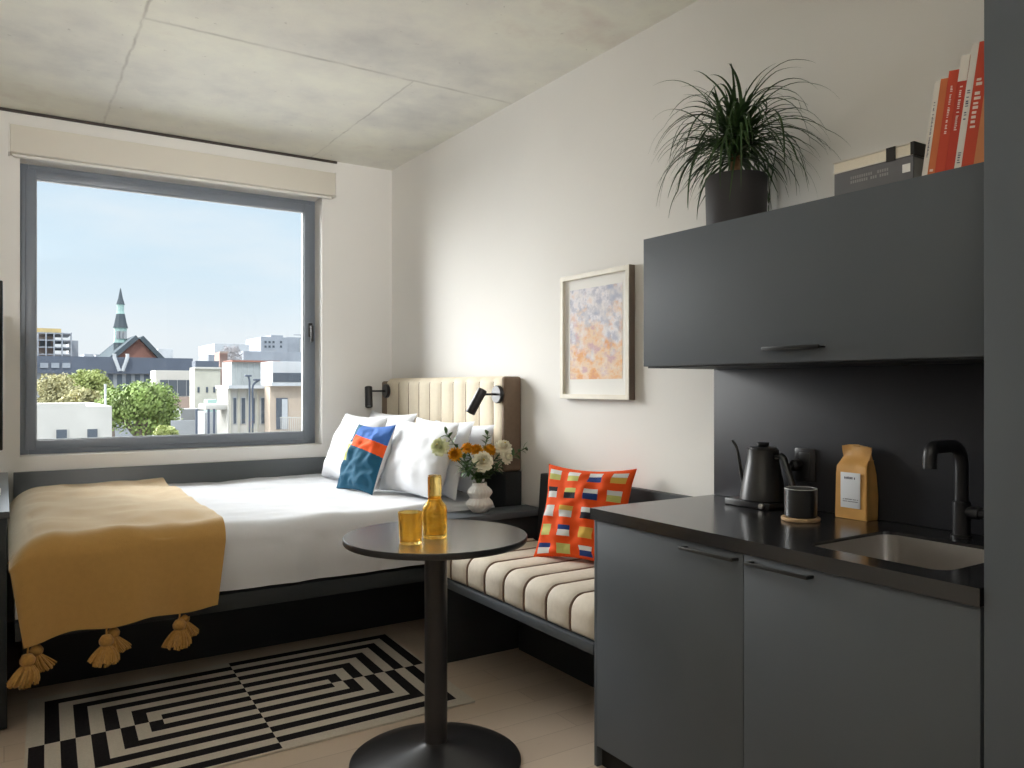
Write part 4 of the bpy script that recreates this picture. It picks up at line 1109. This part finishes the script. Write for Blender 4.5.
def white_house():
    Y = 38
    t, x0, x1, zt = xb('house', 'low white house with two small windows at lower left of the view', 'house', 18, 112, 406.5, Y, 9, 'x_white')
    xp(t, 'parapet', 18, 86, 403.3, 406.8, Y, 'x_white', .0, .4); xp(t, 'chimney_pipe', 104.5, 106.5, 384, 406.8, Y + 1, 'x_pale', 0, .15)
    xwin(t, 55, 68, 428.5, 441, Y); xwin(t, 86, 98.5, 428, 440, Y); xwin(t, 24, 36, 429, 441.5, Y)
white_house()
def long_block():
    Y = 118
    t, x0, x1, zt = xb('building', 'long low building with dark flat roof band behind the trees', 'building', 15, 192.5, 373, Y, 8, 'x_grey')
    xp(t, 'roof_band', 15, 192, 357, 373.5, Y, 'x_dark', .6, 8, label='dark blue-grey roof band')
    for px in range(108, 165, 9): xp(t, 'window', px, px + 5, 374.5, 388, Y, 'x_glass', .1, .2)
    for px in range(40, 72, 11): xp(t, 'window', px, px + 8, 363, 368, Y, 'x_far', .75, .2)
    # V-shaped white braces
    for s, n in ((-1, 0), (1, 1)):
        p0 = onY(121 + s * 1.5, 371, Y - 1.2); p1 = onY(121 + s * 6.5, 357.5, Y - 1.2); b = BM(); tube(b, [p0, p1, p1 + Vector((0, 0, .5))], .24, 6); part('brace', b, 'x_pale', t)
long_block()
def church():
    Y = 135
    c = onY(120.5, 357, Y); k = .0
    def z(p): return onY(120.5, p, Y).z
    def r(a, c_): return abs(onY(c_, 350, Y).x - onY(a, 350, Y).x) / 2
    t = thing('church', 'old church with pale green steeple and red gable on the skyline', 'church', (c.x, Y, GZ))
    def oct_(prof, nm, m, seg=8, lb=None):
        b = BM(); lathe(b, prof, (c.x, Y, 0), seg, M4=Matrix.Rotation(PI / 8, 4, 'Z')); return part(nm, b, m, t, smooth=0, label=lb)
    k = 1.05
    oct_([(.01, GZ), (r(113.3, 127.7) * k, GZ), (r(113.3, 127.7) * k, z(343)), (.01, z(343))], 'tower', 'x_slate')
    bf = oct_([(.01, z(343)), (r(113.5, 127.5) * k, z(343)), (r(113.5, 127.5) * k, z(341)), (r(114.2, 126.8) * k, z(341)), (r(114.2, 126.8) * k, z(329)), (r(113.3, 127.7) * k, z(328)), (.01, z(327.5))], 'belfry', 'x_green', lb='pale green belfry')
    oct_([(.01, z(328)), (r(113, 128) * k, z(328)), (r(114.6, 126.4) * k, z(322)), (r(116.2, 124.8) * k, z(314)), (.01, z(313.5))], 'lower_roof', 'x_slate')
    oct_([(.01, z(314)), (r(116.3, 124.7) * k, z(314)), (r(117, 124) * k, z(311.5)), (r(117, 124) * k, z(306)), (r(116.4, 124.6) * k, z(304.5)), (.01, z(304))], 'lantern', 'x_green')
    oct_([(.01, z(305)), (r(116.2, 124.8) * k, z(304.6)), (r(118.2, 122.8) * k, z(298)), (r(120, 121) * k, z(289)), (.01, z(288))], 'spire', 'x_slate')
    for kk, px in enumerate((117.3, 120.6, 123.9)):
        b = BM(); x = onY(px, 335, Y).x; box(b, x - .28, x + .28, Y - r(114.2, 126.8) * k * .96 - .1, Y - r(114.2, 126.8) * k * .8, z(339), z(331.5)); part('louvre', b, 'x_grey', bf, smooth=0)
    # nave with its gable
    Yn = 128; pk = onY(138.7, 339, Yn); l = onY(116, 358, Yn); rr = onY(157, 358, Yn); b = BM()
    vs = [b.verts.new(p) for y in (Yn, Yn + 30) for p in ((l.x, y, GZ), (rr.x, y, GZ), (rr.x, y, rr.z), (pk.x, y, pk.z), (l.x, y, l.z))]
    b.faces.new(vs[:5]); b.faces.new(vs[5:][::-1])
    for i in range(5): b.faces.new((vs[i], vs[(i + 1) % 5], vs[5 + (i + 1) % 5], vs[5 + i]))
    part('nave', b, 'x_rust', t, smooth=0, label='red brick gable end'); b = BM()
    for a, q in ((l, pk), (rr, pk)):
        d = (q - a).normalized(); n = Vector((-d.z, 0, d.x)); n = n if n.z > 0 else -n
        vs = [b.verts.new(p + Vector((0, y - p.y, 0)) + n * o) for y in (Yn - .8, Yn + 30.5) for p, o in ((a - d * 1.2, .05), (q, .05), (q, .7), (a - d * 1.2, .7))]
        for f in ((0, 1, 2, 3), (7, 6, 5, 4), (0, 4, 5, 1), (1, 5, 6, 2), (2, 6, 7, 3), (3, 7, 4, 0)): b.faces.new([vs[i] for i in f])
    part('roof', b, 'x_slate', t, smooth=0)
church()
def construction():
    Y = 165
    t, x0, x1, zt = xb('building', 'half-built tower with open frame floors at far left', 'building', 20, 54, 336, Y, 14, 'x_tan')
    for px in (37, 45, 53, 61, 70): xp(t, 'column', px, px + 1.4, 333, 362, Y, 'x_far', 1.5, 1)
    for p in (333, 340, 347, 354): xp(t, 'floor_slab', 36, 71.5, p, p + 1.2, Y, 'x_far', 1.2, 12)
    xp(t, 'crane_deck', 36, 61, 328.5, 332.5, Y, 'x_yellow', .5, 10, label='yellow formwork on top')
    for px in (40, 46.5): xp(t, 'window', px, px + 4, 341, 346, Y, 'x_glass', .3, .3)
    xb('building', 'grey slab block just right of the half-built tower', 'building', 70, 78.3, 340.5, 172, 10, 'x_far')
construction()
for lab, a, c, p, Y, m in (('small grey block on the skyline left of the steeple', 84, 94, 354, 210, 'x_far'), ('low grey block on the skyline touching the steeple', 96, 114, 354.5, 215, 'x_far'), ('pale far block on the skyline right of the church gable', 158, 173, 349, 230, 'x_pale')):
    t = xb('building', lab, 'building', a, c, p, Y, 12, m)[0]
def studio():
    Y = 76
    t, x0, x1, zt = xb('building', 'white building with wide dark window band beyond the big tree', 'building', 155.5, 196, 370.5, Y, 3, 'x_white')
    xp(t, 'window_band', 160, 194.5, 380, 396, Y, 'x_glass', .05, .2, label='wide dark glass band'); xp(t, 'lower_wall', 163, 196, 397, 412, Y, 'x_tan', .1, .3, label='tan lower wall')
    for px in (168, 177, 186): xp(t, 'mullion', px, px + .5, 380, 396, Y, 'x_grey', .1, .1)
    xp(t, 'doorway', 171, 178, 409, 436, Y, 'x_dark', .12, .3)
studio()
def cream_block():
    Y = 68
    t, x0, x1, zt = xb('building', 'cream block with three tiny windows in the middle of the view', 'building', 194.5, 220.5, 367.5, Y, 2, 'x_cream')
    xp(t, 'roof_parapet', 195.5, 219, 361, 368, Y + .5, 'x_dark', 0, 1.5, label='dark roof parapet')
    xp(t, 'cornice', 194, 221, 367, 369, Y, 'x_white', .15, .3)
    for px in (197.5, 206, 213.2): xwin(t, px, px + 2, 387, 392.5, Y, 'x_dark')
    t, *_ = xb('building', 'narrow brown brick block right of the cream block', 'building', 219.6, 227.5, 352, 70.3, 2, 'x_brick'); xp(t, 'cornice', 219.2, 228, 351.5, 353, 70, 'x_tan', .15, .3)
    xb('building', 'pale grey block behind the bare tree on the skyline', 'building', 214.5, 249, 344, 150, 14, 'x_pale')
    xb('building', 'little dark block on the skyline left of the bare tree', 'building', 208.5, 215.5, 354.5, 140, 8, 'x_far')
cream_block()
def corner_house():
    Y = 50
    t, x0, x1, zt = xb('building', 'pale building with tall narrow windows and flat eaves on the right', 'building', 228, 270.5, 388, Y, 3, 'x_white')
    xp(t, 'cornice', 226.5, 271, 385.2, 388.5, Y, 'x_pale', .5, 3.5)
    for a, c in ((233, 236.3), (241, 245.2), (252.2, 254.6), (260.6, 265.8)): xwin(t, a, c, 397, 424, Y, 'x_pale')
    for px in (229.5, 238, 247.5, 256.8, 268): xp(t, 'pilaster', px, px + 1.3, 388, 445, Y, 'x_cream', .12, .3)
    t, *_ = xb('building', 'long grey metal-clad shed above the pale corner building', 'building', 231.5, 275, 361.5, 60, 3, 'x_metal'); xp(t, 'roof_edge', 231.5, 279, 360.5, 362.3, 60, 'x_rust', .3, 3, label='rust red roof edge')
    for px in range(236, 274, 6): xp(t, 'cladding_rib', px, px + .3, 363, 386, 60, 'x_pale', .06, .1)
    Y = 48
    t, x0, x1, zt = xb('building', 'beige house with tall shuttered window at the right of the view', 'building', 270, 330, 385.5, Y, 1.2, 'x_beige')
    xp(t, 'cornice', 269, 331, 382.6, 386, Y, 'x_pale', .5, 1.6); f = xwin(t, 276, 287.5, 398, 429, Y, 'x_dark'); xp(f, 'shutter', 281.5, 287, 399, 429, Y, 'x_pale', .12, .05)
    b = BM()
    for k in range(13):
        p = onY(281 + k * 1.9, 417.5, Y - .5); q = onY(281 + k * 1.9, 432, Y - .5); tube(b, [p, q], .02, 5)
    tube(b, [onY(280, 417.5, Y - .5), onY(305, 417.5, Y - .5)], .03, 5); part('railing', b, 'x_white', t)
    t, *_ = xb('building', 'white penthouse with dark window strip above the beige house', 'building', 272.5, 335, 361.8, 55, 3, 'x_pale'); xp(t, 'window_band', 273, 330, 373, 382, 55, 'x_glass', .06, .2, label='dark window strip')
corner_house()
def far_right():
    Y = 185
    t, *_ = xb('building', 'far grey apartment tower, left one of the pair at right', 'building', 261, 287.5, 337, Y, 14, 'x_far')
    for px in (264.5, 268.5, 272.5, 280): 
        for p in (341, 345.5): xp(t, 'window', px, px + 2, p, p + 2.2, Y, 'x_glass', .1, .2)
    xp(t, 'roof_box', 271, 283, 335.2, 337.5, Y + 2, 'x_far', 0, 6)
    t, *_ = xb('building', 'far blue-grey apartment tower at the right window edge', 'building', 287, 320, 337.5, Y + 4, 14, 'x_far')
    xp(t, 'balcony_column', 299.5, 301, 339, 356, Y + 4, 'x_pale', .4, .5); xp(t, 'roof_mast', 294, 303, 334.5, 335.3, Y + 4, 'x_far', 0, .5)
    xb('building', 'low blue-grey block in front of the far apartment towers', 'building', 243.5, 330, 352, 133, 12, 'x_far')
far_right()
# small yards and sheds between the houses
xb('shed', 'low grey flat roofed shed among the yards right of the tree', 'shed', 181, 206, 409, 62, 3, 'x_roof')
xb('shed', 'low pale shed with sloping white awning beside the yard', 'shed', 205, 231, 412, 55.6, 3, 'x_grey')
b = BM(); p = onY(199, 405.5, 52); q = onY(221, 402.5, 52); box(b, p.x, q.x, 50.2, 52.2, p.z - .25, p.z + .12, .08); solo('awning', b, 'x_white', 'white awning roof over the yard shed', 'awning', (p.x, 51, p.z))
b = BM(); p = onY(207.5, 399.5, 56.2); q = onY(217, 407, 56.2); sz = onY(218, 412, 55.6).z; box(b, p.x, q.x, 56.2, 57.4, sz, p.z, .05); solo('utility_box', b, 'x_green', 'pale green utility cabinet on the shed roof behind the white awning', 'box', (p.x, 56.8, sz))
for px, lab in ((196.5, 'dark pole left of the white awning'), (208.5, 'dark pole under the white awning'), (214, 'dark pole right under the white awning')):
    b = BM(); p = onY(px, 409, 48); tube(b, [(p.x, 48, GZ), (p.x, 48, p.z)], .07, 6); solo('post', b, 'x_dark', lab, 'post', (p.x, 48, GZ))
b = BM(); p = onY(171, 410, 53); q = onY(196, 420, 53); box(b, p.x, q.x, 53, 53.15, GZ, q.z, .02); solo('fence', b, 'x_grey', 'grey board fence right below the big tree', 'fence', (p.x, 53, GZ))
for px, top, lean_, lab in ((249.5, 376, 0, 'tall thin street lamp on the left of the lamp pair'), (252.5, 380, 1, 'slightly shorter street lamp on the right of the lamp pair')):
    t_ = onY(px, top, 44); t = thing('street_lamp', lab, 'street lamp', (t_.x, 44, GZ), 'street lamps')
    b = BM(); tube(b, bend([(t_.x, 44, GZ), (t_.x, 44, t_.z - .25), (t_.x + .35 * (1 if lean_ else -.2), 44, t_.z)], .3), .055, 7); part('pole', b, 'x_dark', t)
    b = BM(); box(b, t_.x - .25 + .3 * lean_, t_.x + .1 + .3 * lean_, 43.9, 44.1, t_.z - .04, t_.z + .06, .02); part('lamp_head', b, 'x_dark', t)

def tree(label, px, py, pr, Y, m, sd, lobes, nleaf, ls, bare=False, squash=.85, grp='trees outside the window'):
    rnd = random.Random(sd); c = onY(px, py, Y); R = abs(onY(px + pr, py, Y).x - c.x)
    t = thing('tree', label, 'tree', (c.x, Y, GZ), grp)
    b = BM(); tube(b, [(c.x, Y, GZ), (c.x + .1, Y, GZ + (c.z - GZ) * .5), (c.x, Y, c.z)], [.32, .24, .1], 8)
    L = []
    for k in range(lobes):
        a = rnd.uniform(0, 2 * PI); e = rnd.uniform(-.7, 1.2); rr = R * rnd.uniform(.35, .68)
        p = c + Vector((math.cos(a) * math.cos(e) * rr, math.sin(a) * math.cos(e) * rr, math.sin(e) * rr * squash)); L.append((p, R * rnd.uniform(.28, .46)))
        s = Vector((c.x, Y, c.z - R * .7)); tube(b, arc(s, s.lerp(p, .5) + Vector((0, 0, -.2)), p, 5), [.12, .1, .08, .06, .045, .03], 5)
        if bare:
            for q in range(5):
                d = Vector((rnd.gauss(0, 1), rnd.gauss(0, 1), abs(rnd.gauss(0, 1)))).normalized() * R * .5; tube(b, [p, p + d * .6 + Vector((0, 0, .1)), p + d], [.03, .02, .01], 4)
    part('trunk', b, 't_bare' if bare else 't_bark', t)
    b = BM()
    for k in range(nleaf):
        p, r = rnd.choice(L); d = Vector((rnd.gauss(0, 1), rnd.gauss(0, 1), rnd.gauss(0, 1))).normalized(); q = p + d * r * rnd.uniform(.55, 1.05); q.z = p.z + (q.z - p.z) * squash
        n = (d + Vector((rnd.gauss(0, .6), rnd.gauss(0, .6), rnd.gauss(0, .6)))).normalized(); u = n.orthogonal().normalized(); v = n.cross(u); s = ls * rnd.uniform(.6, 1.3)
        b.faces.new([b.verts.new(q + u * s * x + v * s * y * .6) for x, y in ((-1, 0), (0, -1), (1, 0), (0, 1))])
    part('crown', b, m, t, recalc=False, smooth=0)
tree('big bushy bright green tree in the middle of the view', 139, 411, 44, 56, 't_green', 1, 44, 15000, .125)
tree('fresh green tree rising left of the big bushy tree', 88, 386, 26, 74, 't_light', 2, 26, 5000, .14)
tree('yellow-green budding tree at the far left of the view', 56, 394, 30, 66, 't_bud', 3, 28, 5000, .11)
tree('olive tree just above the white house roof', 80, 401, 22, 60, 't_bud', 4, 14, 2000, .13)
tree('green tree between the budding one and the big tree', 112, 398, 15, 70, 't_green', 5, 14, 2000, .16)
tree('small light green bush tree at the foot of the big tree', 165, 437, 16, 50, 't_light', 6, 12, 1600, .12)
tree('bare grey tree against the pale skyline block', 231, 356, 15, 110, 't_bare', 7, 22, 900, .10, bare=True)

# ================================================================== SKY, LIGHT, CAMERA
SUN = Vector((-.50, .78, .38)).normalized()  # aim of a sky glow added outside the view to brighten the walls
w = bpy.data.worlds.new('sky'); bpy.context.scene.world = w; w.use_nodes = True; nt = w.node_tree
for n in list(nt.nodes): nt.nodes.remove(n)
class W_: node_tree = nt
n = NB(W_)
out = nt.nodes.new('ShaderNodeOutputWorld'); bg = nt.nodes.new('ShaderNodeBackground')
tc = nt.nodes.new('ShaderNodeTexCoord'); d = tc.outputs['Generated']; s = n.sep(d)
grad = n.ramp(s[2], [(0.0, (.80, .84, .87, 1)), (.06, (.78, .85, .90, 1)), (.16, (.64, .79, .90, 1)), (.30, (.60, .76, .90, 1)), (.6, (.72, .80, .90, 1)), (1, (.80, .85, .92, 1))])
cl = n.noise(n.map(d, (1.2, 1.2, 5), (.4, .2, 0)), 2.2, 6, .55)
cf = n.ramp(cl, [(.46, (0, 0, 0, 1)), (.68, (1, 1, 1, 1))])
col = n.mix(n.m('MULTIPLY', cf, .55), grad, (.86, .88, .90, 1))
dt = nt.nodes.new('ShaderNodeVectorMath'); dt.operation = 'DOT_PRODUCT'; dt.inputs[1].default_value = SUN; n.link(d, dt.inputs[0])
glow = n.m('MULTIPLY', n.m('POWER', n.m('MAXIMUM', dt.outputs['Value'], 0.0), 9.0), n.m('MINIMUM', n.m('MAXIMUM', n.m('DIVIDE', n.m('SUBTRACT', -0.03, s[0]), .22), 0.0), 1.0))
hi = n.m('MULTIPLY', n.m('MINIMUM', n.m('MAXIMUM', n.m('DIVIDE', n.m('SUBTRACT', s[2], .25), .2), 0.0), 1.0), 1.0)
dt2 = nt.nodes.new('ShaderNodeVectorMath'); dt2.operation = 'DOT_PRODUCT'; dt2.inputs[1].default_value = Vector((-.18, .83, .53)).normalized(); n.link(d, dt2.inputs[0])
high = n.m('MULTIPLY', n.m('MULTIPLY', n.m('POWER', n.m('MAXIMUM', dt2.outputs['Value'], 0.0), 12.0), hi), 6.0)  # second glow added above the view to brighten bed and floor
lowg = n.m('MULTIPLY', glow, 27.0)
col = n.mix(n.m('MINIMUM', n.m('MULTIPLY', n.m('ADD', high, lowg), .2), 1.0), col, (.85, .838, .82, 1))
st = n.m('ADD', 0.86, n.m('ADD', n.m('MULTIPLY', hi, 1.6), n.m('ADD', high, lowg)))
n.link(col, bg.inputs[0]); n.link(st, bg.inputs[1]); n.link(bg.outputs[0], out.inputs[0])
# daylight portal at the window opening
pl = bpy.data.lights.new('window_portal', 'AREA'); pl.shape = 'RECTANGLE'; pl.size = wx1 - wx0; pl.size_y = wz1 - wz0; pl.cycles.is_portal = True
po = bpy.data.objects.new('window_portal', pl); C.objects.link(po); po.location = ((wx0 + wx1) / 2, WY + .10, (wz0 + wz1) / 2); po.rotation_euler = (-PI / 2, 0, 0)

sl = bpy.data.lights.new('sun', 'SUN'); sl.energy = 1.6; sl.angle = .05; sl.color = (1, .96, .90)
so = bpy.data.objects.new('sun', sl); C.objects.link(so); so.location = (0, -20, 40); so.rotation_euler = Vector((.45, .62, -.95)).to_track_quat('-Z', 'Y').to_euler()
# added fill light behind the camera, bounced off the ceiling
al = bpy.data.lights.new('ceiling_fill', 'AREA'); al.shape = 'DISK'; al.size = .3; al.energy = 19; al.spread = 1.15; al.color = (1.0, .97, .93)
ao = bpy.data.objects.new('ceiling_fill', al); C.objects.link(ao); ao.location = (-.42, -1.1, 1.75)
ao.rotation_euler = Vector((.20, .74, .64)).to_track_quat('-Z', 'Y').to_euler()

fl = bpy.data.lights.new('far_wall_fill', 'AREA'); fl.shape = 'DISK'; fl.size = .35; fl.energy = 11; fl.spread = .95; fl.color = (1.0, .975, .94)  # added fill light behind the camera that brightens the far walls
fo = bpy.data.objects.new('far_wall_fill', fl); C.objects.link(fo); fo.location = (-.40, -1.3, 2.1)
fo.rotation_euler = Vector((.22, .95, .16)).to_track_quat('-Z', 'Y').to_euler()

sc = bpy.context.scene
cam = bpy.data.cameras.new('camera'); co = bpy.data.objects.new('camera', cam); C.objects.link(co); sc.camera = co
co.location = (0, 0, CAMH); co.rotation_euler = (PI / 2, 0, -YAW)
cam.sensor_width = 36; cam.lens = FOC / 1024 * 36; cam.shift_y = (HOR - 384) / 1024; cam.clip_start = .02; cam.clip_end = 1000
sc.view_settings.view_transform = 'Standard'; sc.view_settings.look = 'None'; sc.view_settings.gamma = 1; sc.view_settings.use_curve_mapping = False
sc.view_settings.exposure = 0.36
sc.cycles.max_bounces = 14; sc.cycles.diffuse_bounces = 8; sc.cycles.glossy_bounces = 6; sc.cycles.transmission_bounces = 10; sc.cycles.transparent_max_bounces = 16
sc.cycles.sample_clamp_indirect = 6; sc.cycles.caustics_reflective = False
